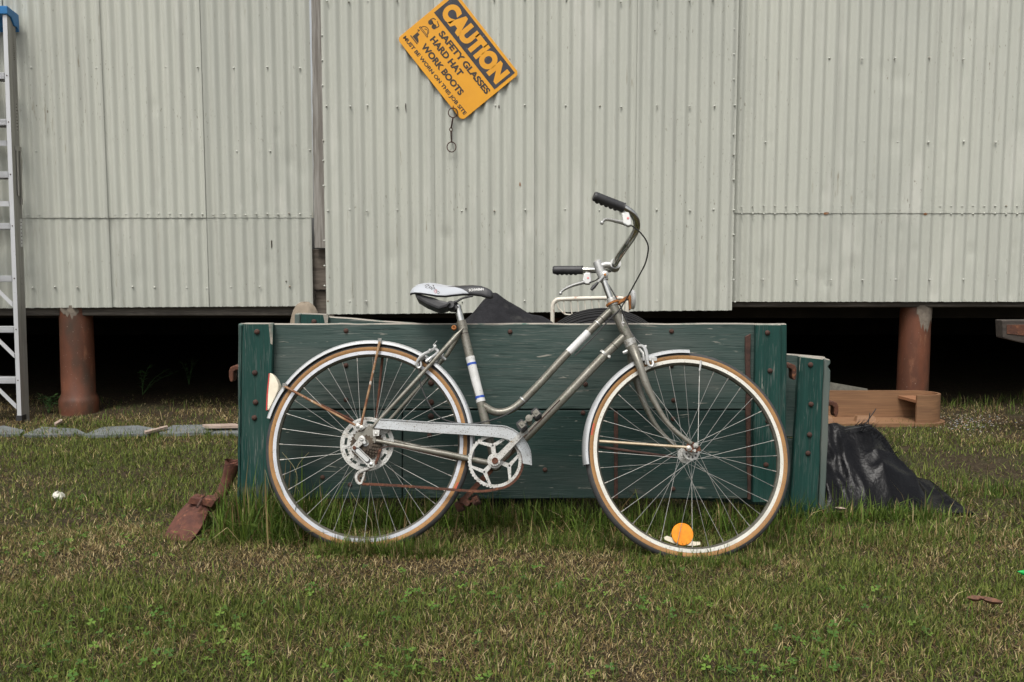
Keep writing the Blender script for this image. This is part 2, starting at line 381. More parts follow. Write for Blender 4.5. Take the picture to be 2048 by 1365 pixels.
# ================================================================== SETTING
def ground():
    def axis(a, b, fine0, fine1, step, far):
        c = list(np.arange(fine0, fine1, step)); lo = []; hi = []
        s = step; q = fine0
        while q > a: s *= 1.5; q -= s; lo.append(q)
        s = step; q = c[-1]
        while q < b: s *= 1.5; q += s; hi.append(q)
        return np.array(lo[::-1] + c + hi)
    xs = axis(-400, 400, -3.6, 3.6, 0.035, 0); ys = axis(-400, 400, 1.6, 7.0, 0.035, 0)
    X, Y = np.meshgrid(xs, ys); Z = gz(X, Y)
    nx, ny = len(xs), len(ys)
    v = np.stack([X.ravel(), Y.ravel(), Z.ravel()], 1)
    i, j = np.meshgrid(np.arange(nx - 1), np.arange(ny - 1)); a = (j * nx + i).ravel()
    f = np.stack([a, a + 1, a + 1 + nx, a + nx], 1)
    me = bpy.data.meshes.new('ground'); me.from_pydata(v.tolist(), [], f.tolist())
    me.polygons.foreach_set('use_smooth', np.ones(len(me.polygons), dtype=bool))
    mt['soil'] = M('soil', (0.050, 0.038, 0.024), 0.97, 0, (0.026, 0.019, 0.012), 30, spots=[((0.038, 0.036, 0.018), 4, 0.5, 0.62), ((0.12, 0.092, 0.056), 110, 0.56, 0.66), ((0.02, 0.015, 0.01), 80, 0.58, 0.68)], bump=1.0, bscale=130, spec=0.1)
    me.materials.append(mt['soil'])
    o = bpy.data.objects.new('ground', me); COL.objects.link(o); o['kind'] = 'structure'
ground()

# ------------------------------------------------------------------ the shed
WY = 5.35; DY = 5.27
def zat(py, Y): return P(1024, py, Y).z
def xat(px, py, Y): return P(px, py, Y).x
shed = thing('corrugated_shed', (0, WY + 0.1, 0), 'long pale corrugated iron shed raised on clay pipe piers', 'shed')
PITCHC = 0.0665; AMP = 0.0088
def sheet_mesh(x0, x1, z0, z1, Y, ph=0.0, lift=0.0, sag=(0, 0), seed=0, edge=0.0):
    r_ = random.Random(seed)
    nxs = max(8, int((x1 - x0) / PITCHC * 12)); nz = max(6, int((z1 - z0) / 0.03))
    rx = [r_.uniform(-1, 1) for _ in range(6)]
    dents = [(r_.uniform(x0, x1), r_.uniform(z0, z1), r_.uniform(0.02, 0.06), r_.uniform(-0.006, 0.003)) for _ in range(6)] + [(r_.uniform(x0, x1), z0 + r_.uniform(0.02, 0.5), r_.uniform(0.010, 0.016), r_.uniform(-0.006, -0.003)) for _ in range(4)]
    def yy(x, z, t):
        y = Y - AMP * math.cos(2 * math.pi * (x / PITCHC) + ph)
        y += 0.002 * math.sin(x * 2.1 + rx[0] * 3) * math.sin(z * 1.7 + rx[1] * 3)
        for dx, dz, dr, dd in dents:
            q = ((x - dx) ** 2 + ((z - dz) * 0.8) ** 2) / dr ** 2
            if q < 6: y -= dd * math.exp(-q)
        y -= 0.006 * t
        if t > 0.97: y -= lift * (t - 0.97) / 0.03
        return y
    vs = []; fs = []; tk = 0.0012; jit = [r_.uniform(-.0015, .0015) for _ in range(nxs + 1)]
    for layer in (0, 1):
        for j in range(nz + 1):
            z = z0 + (z1 - z0) * j / nz
            for i in range(nxs + 1):
                t = i / nxs; x = x0 + (x1 - x0) * t
                zz = z
                if j == 0: zz += sag[0] * (1 - t) + sag[1] * t + jit[i]
                vs.append((x, yy(x, z, t) + layer * tk, zz))
    m = (nxs + 1); o2 = m * (nz + 1)
    for j in range(nz):
        for i in range(nxs):
            a = j * m + i; fs.append((a, a + 1, a + 1 + m, a + m)); b = o2 + a; fs.append((b + m, b + m + 1, b + 1, b))
    for i in range(nxs):
        fs.append((o2 + i, o2 + i + 1, i + 1, i)); a = nz * m + i; fs.append((a, a + 1, o2 + a + 1, o2 + a))
    for j in range(nz):
        a = j * m; fs.append((a, a + m, o2 + a + m, o2 + a)); b = j * m + nxs; fs.append((o2 + b, o2 + b + m, b + m, b))
    mb = MB(); mb.add(vs, fs); return mb.mesh('corrugated_sheet', mt['sheet'], fix=False, ang=50)
ZT = 3.5
def sheet(*a, **k): return obj('corrugated_sheet', sheet_mesh(*a, **k), shed)
def xs_px(l_, Y, py=300): return [xat(p, py, Y) for p in l_]
LAP = 0.035
# left bay, two courses
e = xs_px([-560, -365, -185, 10, 200, 398, 645], WY)
e[-1] = xat(627, 420, WY)
zl = zat(432, WY); zb = zat(618, WY)
for i in range(len(e) - 1):
    r1 = e[i + 1] + (LAP if i < len(e) - 2 else 0)
    sheet(e[i], r1, zl - 0.012, ZT, WY - 0.002, lift=0.003, seed=i)
    sheet(e[i], r1 - (0.012 if i == len(e) - 2 else 0), zb, zl + 0.09, WY + 0.0025, lift=0.003, seed=i + 20, sag=(-0.008 + 0.004 * i, 0.004 * i - 0.004))
# the sliding door, one tall course, hung proud of the wall
e2 = xs_px([647, 856, 1056, 1258, 1471], DY)
zd = zat(625, DY)
for i in range(4):
    sheet(e2[i], e2[i + 1] + (LAP if i < 3 else 0), zd, ZT, DY, lift=0.003, seed=i + 40, ph=1.0, sag=(-0.012 + 0.006 * i, -0.006 + 0.006 * i))
# right bay, two courses
e3 = xs_px([1478, 1657, 1852, 2046, 2241, 2440, 2640], WY); e3[0] -= 0.05
zl3 = zat(427, WY); zb3 = zat(604, WY)
for i in range(len(e3) - 1):
    sheet(e3[i], e3[i + 1] + LAP, zl3, ZT, WY - 0.002, lift=0.003, seed=i + 60)
    sheet(e3[i], e3[i + 1] + LAP, zb3, zl3 + 0.08, WY + 0.0025, lift=0.003, seed=i + 80)
# nail heads: too small to pick apart, one part
nb = MB()
def nail(px, py, Y, r=0.0055):
    p = P(px, py, Y); p.y = Y - AMP - 0.002 + random.uniform(0, 0.003)
    nb.lathe(p, (0, -1, 0), [(-0.006, r), (0.0, r), (0.003, r * 0.6), (0.004, 0.0005)], 8)
for py, xs0 in ((137, (64, 131, 194, 266, 333, 396, 468, 535, 600)), (303, (73, 140, 205, 275, 340, 406, 475, 541, 620)), (575, (67, 111, 156, 217, 266, 310, 375, 415, 463, 520, 580))):
    for x in xs0: nail(x, py + random.uniform(-2, 2), WY)
for k in range(27): nail(58 + k * 21.7, 429 + random.uniform(-1.5, 1.5), WY, 0.005)
for py in (3, 213, 421, 603):
    for x in (655, 700, 735, 795, 860, 925, 990, 1050, 1132, 1198, 1240, 1314, 1380, 1427, 1468): nail(x + random.uniform(-2, 2), py + random.uniform(-2, 2), DY)
for py in (60, 110, 160, 270, 310, 360, 470, 520, 560): nail(1467, py, DY); nail(650 - 0.01 * (600 - py), py + 12, DY)
for py, off in ((118, 0), (284, 0), (561, 4)):
    for k in range(9): nail(1528 + k * 66 + random.uniform(-3, 3), py + random.uniform(-2, 2), WY)
for k in range(27):
    nail(1483 + k * 22, 413 + random.uniform(-1, 1), WY, 0.004); nail(1483 + k * 22, 428 + random.uniform(-1, 1), WY, 0.005)
o = nb.build('nail_heads', mt['nail'], shed); o['kind'] = 'stuff'
# rust bleeding at two lap corners, scuffs and a scratch in the paint
mt['stain'] = M('rust_stain', (0.30, 0.13, 0.05), 0.8, 0, (0.20, 0.09, 0.04), 60)
def stain(px, py, Y, w_, h_, m_, seed):
    r_ = random.Random(seed); c = P(px, py, Y); nn = 9; vs = []; 
    for i in range(nn):
        a = 2 * math.pi * i / nn; q = r_.uniform(.55, 1.1); x = c.x + w_ * q * math.cos(a); vs.append((x, Y - AMP * math.cos(2 * math.pi * x / PITCHC + (1.0 if Y == DY else 0)) - .0085, c.z + h_ * q * math.sin(a)))
    MB().prism(vs, (0, .004, 0)).build('paint_scar', mt[m_], shed, smooth=False)
for k, (x, y, w_, h_, m_) in enumerate(((1651, 427, .014, .009, 'stain'), (1851, 428, .013, .008, 'stain'), (543, 488, .0035, .034, 'ink'), (812, 216, .004, .03, 'ink'), (998, 214, .005, .012, 'ink'), (1040, 370, .004, .014, 'stain'), (932, 418, .004, .005, 'ink'), (1310, 62, .005, .005, 'ink'), (573, 563, .005, .005, 'ink'))):
    stain(x, y, DY if 650 < x < 1466 else WY, w_, h_, m_, k)
# boards behind the gap beside the door
def slabpart(name, poly, Y, th, mats, parent, wd=0.003, topmat=None, amp=0.0, label=None):
    return obj(name, jitter_slab(poly, Y, th, wd, mats, topmat, name, amp=amp), parent, label=label)
slabpart('gap_board', [(621, -60), (652, -60), (664, 497), (629, 497)], WY - 0.022, 0.03, [mt['greyw']], shed, amp=0.002)
slabpart('gap_board', [(618, 499), (668, 499), (668, 580), (620, 580)], WY + 0.03, 0.03, [mt['darkw']], shed, amp=0.002)
slabpart('gap_board', [(618, 582), (668, 582), (668, 640), (620, 640)], WY + 0.055, 0.03, [mt['darkw']], shed, amp=0.002)
# sill beams and floor
def wbox(name, x0, x1, y0, y1, z0, z1, m_, parent, lab=None):
    me = MB().box(((x0 + x1) / 2, (y0 + y1) / 2, (z0 + z1) / 2), (x1 - x0, y1 - y0, z1 - z0)).mesh(name, m_, smooth=False)
    bevel_mesh(me, 0.006); return obj(name, me, parent, label=lab)
zs = zat(632, WY + 0.04)
wbox('sill_beam', e[0], xat(628, 600, WY), WY + 0.035, WY + 0.16, zs, zs + 0.16, mt['beam'], shed)
wbox('sill_beam', xat(1440, 600, WY), e3[-1], WY + 0.03, WY + 0.16, zat(615, WY + 0.03), zat(560, WY), mt['beam'], shed)
zf = zat(626, WY + 0.1)
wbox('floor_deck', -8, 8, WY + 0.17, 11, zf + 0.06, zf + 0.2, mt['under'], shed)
wbox('light_block_wall', -8, 8, 11.0, 11.1, -0.1, zf + 0.1, mt['under'], shed)  # unseen dark walls added at back and sides to keep the underfloor dark
for x in (-8.05, 8.05): wbox('light_block_wall', x - 0.05, x + 0.05, WY + 0.2, 11.0, -0.1, zf + 0.1, mt['under'], shed)
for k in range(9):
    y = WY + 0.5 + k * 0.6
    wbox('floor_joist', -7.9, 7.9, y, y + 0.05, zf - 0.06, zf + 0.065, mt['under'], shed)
# clay pipe piers
def pier(pxc, wpx, Yc, bell, patch, tilt=0):
    x = xat(pxc, 720, Yc); r = wpx / 2 * Yc / F; top = zf + 0.05
    prof = [(0.02, r * 1.16), (0.075, r * 1.17), (0.095, r * 1.12), (0.12, r * 1.0)] if bell else [(-0.05, r), (0.12, r)]
    prof = [(-0.06, prof[0][1])] + prof + [(0.3, r * 1.0), (0.45, r * 0.985), (top, r * 0.97)]
    mb = MB().lathe((x, Yc, 0), (tilt, 0, 1), prof, 40)
    o_ = mb.build('pier', mt['pier'], shed)
    pm = MB()
    for (a0, a1, zz) in patch:                        # old mortar left at the head of the pipe
        nn = 14; vs = []; fs = []
        for i in range(nn + 1):
            a = a0 + (a1 - a0) * i / nn
            lowz = top - zz * (0.35 + 0.65 * math.sin(math.pi * i / nn) ** 1.5) * random.uniform(0.55, 1.15)
            for q, zq in ((r * 1.005, top), (r * 1.02, (top + lowz) / 2), (r * 0.99, lowz)):
                vs.append((x + q * math.sin(a), Yc - q * math.cos(a), zq))
        for i in range(nn):
            for k in range(2): b = i * 3 + k; fs.append((b, b + 1, b + 4, b + 3))
        pm.add(vs, fs)
    pm.build('mortar_patch', mt['mortar'], o_)
pier(154, 64, WY + 0.10, True, [(-1.3, -0.6, 0.05), (-0.5, 1.3, 0.09)], 0.012)
pier(1827, 60, WY + 0.12, False, [(-0.35, 1.2, 0.19)])
pier(1100, 60, WY + 0.9, False, [(-0.3, 0.9, 0.1)])

# ================================================================== WAGON SIDES
PY = 3.15                                             # front face of the planks
def bolt(px, py, Y, parent, r=0.0085, m_='rustd'):
    p = P(px, py, Y)
    mb = MB().lathe(p, (0, -1, 0), [(-0.004, r * 1.05), (0.002, r), (0.005, r * 0.75), (0.0065, r * 0.3), (0.0068, 0.0003)], 12)
    return mb.build('bolt', mt[m_], parent)
def iron_loop(px, py, Y, parent, flip=1, s=1.0):
    """flat iron stake strap bent round, seen end on"""
    c = P(px, py, Y); u = Vector((flip, 0, 0)); z = Vector((0, 0, 1)); mb = MB()
    pts = [c + u * a * s + z * b * s for a, b in ((-0.055, 0.022), (-0.01, 0.024), (0.004, 0.018), (0.010, 0.004), (0.010, -0.018), (0.006, -0.034), (-0.002, -0.036), (-0.006, -0.024), (-0.006, 0.0), (-0.016, 0.008), (-0.055, 0.006))]
    mb.prism(pts, (0, 0.045, 0)); me = mb.mesh('stake_strap', mt['rust'], smooth=False); bevel_mesh(me, 0.0025)
    return obj('stake_strap', me, parent)
GH = [mt['greenh'], mt['bare'], mt['greyg']]; GL = [mt['greenl'], mt['bare'], mt['greyg']]; GV = [mt['greenv'], mt['bare'], mt['greyg']]
wa = thing('wagon_side', P(1024, 1040, PY + 0.03), 'long dark green two plank wagon side right behind the bicycle', 'wagon side', 'green wagon sides')
wa.location.z = 0
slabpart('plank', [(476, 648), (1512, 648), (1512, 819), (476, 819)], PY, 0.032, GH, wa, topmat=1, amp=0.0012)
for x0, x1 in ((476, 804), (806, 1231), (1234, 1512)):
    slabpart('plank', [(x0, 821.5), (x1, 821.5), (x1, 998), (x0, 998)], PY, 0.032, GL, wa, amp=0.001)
slabpart('plank', [(1500, 648), (1574, 648), (1572, 998), (1500, 998)], PY + 0.001, 0.031, GV, wa, topmat=1, amp=0.0012)
slabpart('stake', [(485, 647), (545, 647), (537, 1032), (480, 1032)], PY - 0.03, 0.0295, GV, wa, topmat=1, amp=0.0012)
slabpart('stake', [(1512, 649), (1563, 649), (1561, 1006), (1506, 1006)], PY - 0.028, 0.0275, GV, wa, topmat=1, amp=0.0012)
slabpart('edge_batten', [(479, 650), (484, 650), (479, 1010), (474, 1010)], PY - 0.022, 0.05, GV, wa, amp=0.001)
slabpart('iron_strap', [(1491, 674), (1502, 668), (1502, 1000), (1496, 1000), (1493, 850)], PY - 0.012, 0.011, [mt['rustd']], wa, amp=0.0025, wd=0.0015)
slabpart('iron_strap', [(1228, 823), (1236, 823), (1236, 998), (1228, 998)], PY - 0.005, 0.0045, [mt['rustd']], wa, amp=0.001, wd=0.001)
slabpart('torn_splinter', [(537, 648), (546, 648), (545, 690), (541, 688)], PY - 0.0325, 0.002, [mt['bare']], wa, wd=0.0006)
for x, y in ((514, 664), (509.6, 746), (511, 805), (508.6, 836)): bolt(x, y, PY - 0.031, wa, 0.0095)
for x, y in ((692, 662), (692, 731), (692, 800), (694, 834), (645, 955), (862, 766), (862, 805), (862, 833), (859, 871), (1343, 663), (1343, 731), (1347, 801), (1346, 838), (1346, 978), (1171, 769), (1166, 826), (700, 970), (1020, 664), (1090, 940)):
    bolt(x, y, PY, wa, 0.0085 if x != 862 else 0.011)
for x, y in ((1535, 666), (1540, 742), (1536, 843), (1532, 930)): bolt(x, y, PY - 0.029, wa, 0.009)
iron_loop(463, 745, PY + 0.04, wa, -1); iron_loop(1588, 741, PY + 0.04, wa, 1)
# the second side, leaning askew behind the first
PB = 3.29
wb = thing('wagon_side', P(1300, 1040, PB + 0.03), 'tilted dark green wagon side whose stake shows right of the front wheel', 'wagon side', 'green wagon sides')
wb.location.z = 0
slabpart('plank', [(600, 629), (1652, 715), (1640, 880), (600, 800)], PB, 0.03, GH, wb, topmat=1, amp=0.0015)
slabpart('plank', [(600, 803), (1640, 883), (1632, 1020), (600, 940)], PB, 0.03, GL, wb, amp=0.001)
slabpart('stake', [(601, 627), (655, 629), (652, 1000), (596, 1000)], PB - 0.03, 0.0295, GV, wb, topmat=1, amp=0.0015)
slabpart('edge_batten', [(589, 628), (600, 628), (596, 1000), (586, 1000)], PB - 0.02, 0.05, [mt['greyg'], mt['bare']], wb, topmat=1, amp=0.001)
slabpart('torn_splinter', [(646, 630), (657, 631), (655, 652), (650, 650)], PB - 0.0325, 0.002, [mt['bare']], wb, wd=0.0006)
slabpart('stake', [(1600, 713), (1648, 718), (1634, 1055), (1579, 1055)], PB - 0.03, 0.0295, GV, wb, topmat=1, amp=0.0015)
slabpart('splintered_end', [(1648, 717), (1661, 720), (1661, 728), (1656, 734), (1661, 742), (1650, 1020), (1637, 1020)], PB - 0.02, 0.05, [mt['greyg'], mt['bare']], wb, topmat=1, amp=0.002)
for x, y in ((628, 644), (1621, 730), (1622, 809), (1619, 870), (1616, 907)): bolt(x, y, PB - 0.031, wb, 0.0095)
iron_loop(1672, 816, PB + 0.03, wb, 1)

# ================================================================== BICYCLE
bike = thing('bicycle', Vector((0.0, 2.9, 0)), 'old grey step through bicycle with gum wall tyres leaning on green wagon side', 'bicycle')
def part(name, mb, m_, parent=None, label=None, **k):
    o_ = mb.build(name, mt[m_] if isinstance(m_, str) else [mt[q] for q in m_], parent or bike, **k)
    if label: o_['label'] = label
    return o_
def depth(p): return (p - CAM).dot(_f)
def make_wheel(c, ex, ez, ey, r, rimmat, flr, lab, hubmat):
    prof = [(-.0125, r), (-.0125, r - .0115), (-.006, r - .018), (.006, r - .018), (.0125, r - .0115), (.0125, r), (.0112, r), (.0112, r - .006), (-.0112, r - .006), (-.0112, r)]
    rim = part('wheel', MB().lathe(c, ey, prof, 128, close=True, mis=[0, 1, 1, 1, 0, 0, 0, 0, 0, 0]), (rimmat, 'rimwell'), label=lab)
    tp = [(-.0118, r + .0002), (-.0136, r + .003), (-.0150, r + .0085), (-.0146, r + .0130), (-.0128, r + .0180), (-.008, r + .0240), (0, r + .0268), (.008, r + .0240), (.0128, r + .0180), (.0146, r + .0130), (.0150, r + .0085), (.0136, r + .003), (.0118, r + .0002)]
    mis = [0, 0, 0, 1, 1, 1, 1, 1, 1, 0, 0, 0]
    ty = MB().lathe(c, ey, tp, 128, mis=mis); part('tyre', ty, ('gum', 'tread'), rim, ang=80)
    hp = [(-.072, .0005), (-.072, .0048), (-.050, .0048), (-.050, .010), (-.036, .011), (-.035, flr), (-.032, flr), (-.031, .012), (.031, .012), (.032, flr), (.035, flr), (.036, .011), (.050, .010), (.050, .0048), (.072, .0048), (.072, .0005)]
    hub = MB().lathe(c, ey, hp, 40)
    if flr > .024:
        for s_ in (-1, 1):
            for k in range(9):
                a = 2 * math.pi * k / 9
                hub.lathe(c + ey * (s_ * .0355) + (ex * math.cos(a) + ez * math.sin(a)) * (flr * .66), ey * s_, [(0, .0035), (0.0004, .0034), (0.0005, .0002)], 10, mi=1)
    part('hub', hub, (hubmat, 'tread'), rim)
    L0 = None; me = None
    for k in range(36):
        th = R(10 * k); sd = 1 if k % 2 else -1; tw = 1 if (k // 2) % 2 else -1
        ha = th + tw * R(58)
        a = c + ey * (sd * .034) + (ex * math.cos(ha) + ez * math.sin(ha)) * (flr * .9)
        b = c + ey * (sd * .002) + (ex * math.cos(th) + ez * math.sin(th)) * (r - .017)
        d = b - a
        if me is None:
            L0 = d.length
            me = MB().tube([(0, 0, 0), (0, 0, L0 - .014)], .0009, 6).tube([(0, 0, L0 - .014), (0, 0, L0)], .002, 6).mesh('spoke', mt['spoke'])
        mw = Matrix.Translation(a) @ d.to_track_quat('Z', 'Y').to_matrix().to_4x4()
        obj('spoke', me, rim, mw)
    return rim
CR = B(737, 890, 0); RR = 190.6 * depth(CR) / F
rw = make_wheel(CR, BX, BZ, BY, RR, 'rim_r', .021, 'rear wheel with silver rim', 'alloy')
hd = (B(1226, 612) - B(1259, 684)).normalized()
SM = Matrix.Rotation(R(8), 3, hd)
FX, FZ, FY = SM @ BX, SM @ BZ, SM @ BY
CF = B(1376.5, 908, 0); RF = 193.6 * depth(CF) / F
fw = make_wheel(CF, FX, FZ, FY, RF, 'rim_f', .027, 'front wheel with chalky white rim', 'dirtyalloy')
def fender(c, ex, ez, ey, Rr, a0, a1, name, lab):
    h = .023
    prof = [(-h, Rr - .014), (-h + .0005, Rr - .006), (-h + .006, Rr - .001), (-.008, Rr + .001), (.008, Rr + .001), (h - .006, Rr - .001), (h - .0005, Rr - .006), (h, Rr - .014),
            (h - .0013, Rr - .014), (h - .002, Rr - .0065), (h - .0068, Rr - .0023), (.008, Rr - .0004), (-.008, Rr - .0004), (-h + .0068, Rr - .0023), (-h + .002, Rr - .0065), (-h + .0013, Rr - .014)]
    mb = MB().arc(c, ex, ez, ey, prof, R(a0), R(a1), 80)
    return part(name, mb, 'fender', label=lab)
fr = fender(CR, BX, BZ, BY, RR * 1.117, -8, 166, 'mudguard', 'rear mudguard')
ff = fender(CF, FX, FZ, FY, RF * 1.105, 87.5, 187.5, 'mudguard', 'short front mudguard')
# tyre makers' marks (small red patches on the gum wall)
def tyre_mark(c, ex, ez, ey, r, a0, a1, par):
    pr = [(-.0147, r + .0065), (-.0150, r + .0095), (-.0146, r + .0125), (-.0140, r + .0125), (-.0143, r + .0095), (-.0140, r + .0065)]
    part('tyre_mark', MB().arc(c, ex, ez, ey, pr, R(a0), R(a1), 8), 'red', par)
tyre_mark(CF, FX, FZ, FY, RF, 164, 171, fw); tyre_mark(CR, BX, BZ, BY, RR, -27, -22, rw)
# frame tubes
BB = (991, 929)
part('seat_tube', MB().tube(Bs([BB, (940.5, 717), (923, 645)]), .0146, 16), 'frame')
head = part('head_tube', MB().tube(Bs([(1226, 613), (1259, 683)]), .0178, 18), 'frame')
tt = spl(Bs([(1221, 622), (1180, 662), (1131, 711), (1090, 756), (1060.5, 787), (1040, 807), (1022, 819.5), (1004, 825), (986, 823), (967, 812)]), 5)
top_t = part('top_tube', MB().tube(tt, .0128, 16), 'frame')
dt = part('down_tube', MB().tube(Bs([(1250, 672), (1207, 713), (1136, 788), (1058, 869), BB]), .0146, 16), 'frame')
part('bottom_bracket', MB().tube([B(*BB) - BY * .036, B(*BB) + BY * .036], .020, 20), 'frame')
for o_, xy in ((.045, ((752, 882), (896, 909), BB)), (-.05, ((765, 878), (896, 908), BB))):
    part('chain_stay', MB().tube(Bs([(xy[0][0], xy[0][1], o_), (xy[1][0], xy[1][1], o_ * .72), (xy[2][0], xy[2][1], o_ * .4)]), [.0068, .0098, .0098], 12), 'frame')
part('seat_stay', MB().tube(Bs([(744, 856, .05), (822, 772, .042), (890, 697, .022), (912, 673, .019), (926, 657, .0165)]), [.0058, .0068, .0075, .0095, .002], 12), 'frame')
part('seat_stay', MB().tube(Bs([(768, 853, -.052), (850, 762, -.04), (897, 706, -.022), (918, 672, -.015)]), [.0058, .0068, .0075, .0075], 12), 'frame')
dp = MB().prism(Bs([(738, 850, .052), (748, 858, .052), (745, 872, .052), (752, 876, .052), (750, 886, .052), (738, 886, .052), (728, 888, .052), (715, 885, .052), (708, 876, .052), (712, 866, .052), (728, 862, .052)]), BY * .006)
part('dropout', dp, 'frame', smooth=False)
# lug edges and decals
def band(p0, p1, r, m_, par, name='decal', nn=2, seg=18): return part(name, MB().tube([B(*p0), B(*p1)], r, seg, caps=True), m_, par)
st_ = bpy.data.objects['seat_tube']
band((940.3, 716), (961.7, 803), .0153, 'white', st_, 'white_band')
band((943.0, 726.5), (944.1, 731), .0158, 'blue', st_, 'blue_ring'); band((959.2, 792.5), (960.2, 797), .0158, 'blue', st_, 'blue_ring')
band((940.0, 714.5), (941.5, 720.5), .0158, 'white', st_, 'band_clip'); band((960.7, 799), (962, 804.5), .0158, 'white', st_, 'band_clip')
band((1177, 665.2), (1137, 705.2), .0134, 'white', top_t, 'white_sticker')
def lug(p0, p1, r, par): return band(p0, p1, r, 'ink', par, 'lug_line')
lug((1204.5, 638.3), (1203.3, 639.5), .0135, top_t); lug((1229, 691.8), (1227.8, 693), .0153, dt)
lug((928.5, 667.5), (928.8, 669), .0152, st_)
hb = MB()                                             # thin white and black head badge scroll
hb.tube(spl(Bs([(1244, 629, .0150), (1245.5, 640, .0165), (1243.5, 647, .0172), (1247, 653, .0165), (1253, 660, .0155), (1258, 665, .014)]), 4), .0011, 6)
hb.ball(B(1247, 646, .0165), .0042, 10, 6)
part('head_badge', hb, 'white', head)
part('lug_scroll', MB().tube(spl(Bs([(1240, 663, .0165), (1244, 664, .0175), (1247, 669, .018), (1250, 672, .0178), (1255, 671, .0168), (1258, 670.5, .015)]), 4), .0009, 6), 'ink', head)
sn = thing if False else None
# seat post, clamp bolt, saddle
part('seat_post', MB().tube(Bs([(928, 668), (915, 612)]), .0125, 16), 'chrome')
sl_ = part('seat_collar', MB().tube(Bs([(922.3, 643), (926.5, 661)]), .0165, 18).lathe(B(908, 656, .008), -BY, [(-.02, .004), (-.02, .0085), (.004, .0085), (.007, .0065), (.0072, .003), (.004, .0028), (.004, .0003)], 6), ('frame',))
part('clamp_bolt', MB().lathe(B(908, 656, .0165), -BY, [(-.006, .0005), (-.006, .0088), (.003, .0088), (.005, .0072), (.0052, .0045), (.001, .004), (.001, .0003)], 14), 'rusto')
SPH = R(23); SLAT = -BY * math.cos(SPH) - BZ * math.sin(SPH); SUP = BZ * math.cos(SPH) - BY * math.sin(SPH)
def saddle():
    S = np.array([0, .03, .08, .15, .25, .35, .45, .55, .65, .75, .85, .93, .975, 1.0])
    cx = [822.5, 827, 834, 846, 862, 878, 894, 911, 928, 945, 962, 975, 982.5, 986]
    cy = [580, 574.5, 570, 567, 566.5, 569, 571.8, 572, 570.8, 570, 571.5, 576, 580.5, 586]
    wd = [.030, .054, .070, .079, .084, .081, .068, .051, .038, .030, .026, .023, .017, .006]
    dr = [.008, .012, .017, .022, .026, .027, .025, .023, .024, .026, .027, .026, .020, .008]
    ns, nt_ = 110, 24; ss = np.linspace(0, 1, ns)
    vs = []; fs = []; att = []
    for s in ss:
        c = B(np.interp(s, S, cx), np.interp(s, S, cy), 0); w_ = np.interp(s, S, wd); d_ = np.interp(s, S, dr)
        ring = []
        for k in range(nt_ + 1):
            t = -1 + 2 * k / nt_
            sag = -0.003 * math.exp(-(t / .25) ** 2)
            ring.append((t, w_ * t, -d_ * abs(t) ** 2.4 + sag))
        bot = [(.985, -.004), (.9, -.008), (.5, -.010), (0, -.010), (-.5, -.010), (-.9, -.008), (-.985, -.004)]
        for t, y_, z_ in ring:
            vs.append(c + SLAT * y_ + SUP * z_); att.append(s - (.455 + .26 * abs(t)))
        for q, zz in bot:
            vs.append(c + SLAT * (w_ * q) + SUP * (-d_ + zz)); att.append(1.0)
    m = nt_ + 1 + 7
    for i in range(ns - 1):
        for k in range(m):
            k2 = (k + 1) % m; fs.append((i * m + k, i * m + k2, (i + 1) * m + k2, (i + 1) * m + k))
    fs.append(tuple(range(m))); fs.append(tuple((ns - 1) * m + k for k in range(m))[::-1])
    me = bpy.data.meshes.new('saddle'); me.from_pydata([tuple(v) for v in vs], [], fs)
    a = me.attributes.new('panel', 'FLOAT', 'POINT'); a.data.foreach_set('value', np.array(att, dtype=np.float32))
    bm = bmesh.new(); bm.from_mesh(me); bmesh.ops.recalc_face_normals(bm, faces=bm.faces); bm.to_mesh(me); bm.free()
    me.polygons.foreach_set('use_smooth', np.ones(len(me.polygons), dtype=bool)); me.set_sharp_from_angle(angle=R(60))
    m_ = M('saddle_vinyl', (0.024, 0.024, 0.027), 0.42, 0, (0.032, 0.032, 0.035), 60, bump=0.05, bscale=400)
    N = m_.node_tree.nodes; L = m_.node_tree.links; b = N['Principled BSDF']
    at = N.new('ShaderNodeAttribute'); at.attribute_name = 'panel'
    lt = N.new('ShaderNodeMath'); lt.operation = 'LESS_THAN'; lt.inputs[1].default_value = 0.0; L.new(at.outputs['Fac'], lt.inputs[0])
    mx = N.new('ShaderNodeMixRGB'); src = b.inputs['Base Color'].links[0].from_socket; L.new(src, mx.inputs[1]); mx.inputs[2].default_value = (0.42, 0.44, 0.47, 1)
    L.new(lt.outputs[0], mx.inputs[0]); L.new(mx.outputs[0], b.inputs['Base Color'])
    me.materials.append(m_)
    return obj('saddle', me, bike, label='worn saddle with silver rear panel and black nose')
sad = saddle()
bvh = BVHTree.FromPolygons([v.co.copy() for v in sad.data.vertices], [tuple(p.vertices) for p in sad.data.polygons])
def project(pts2, lift=.0006):
    """pixel-plane lettering laid on the saddle's near side"""
    o_ = []
    for x, y in pts2:
        d = ray(x, y).normalized(); hit = bvh.ray_cast(CAM, d)
        o_.append((hit[0] + hit[1] * lift * (1 if hit[1].dot(d) < 0 else -1)) if hit[0] else B(x, y, .03))
    return o_
tv, tf = text_mesh('SCHWINN', .03)
part('lettering', MB().add(project([(937.5 + 30 * a, 583.0 - 1.5 * a - 5.2 * b + 0.6 * (1 - a)) for a, b, _ in tv]), tf), 'white', sad, smooth=False, fix=False)
sq1 = MB()
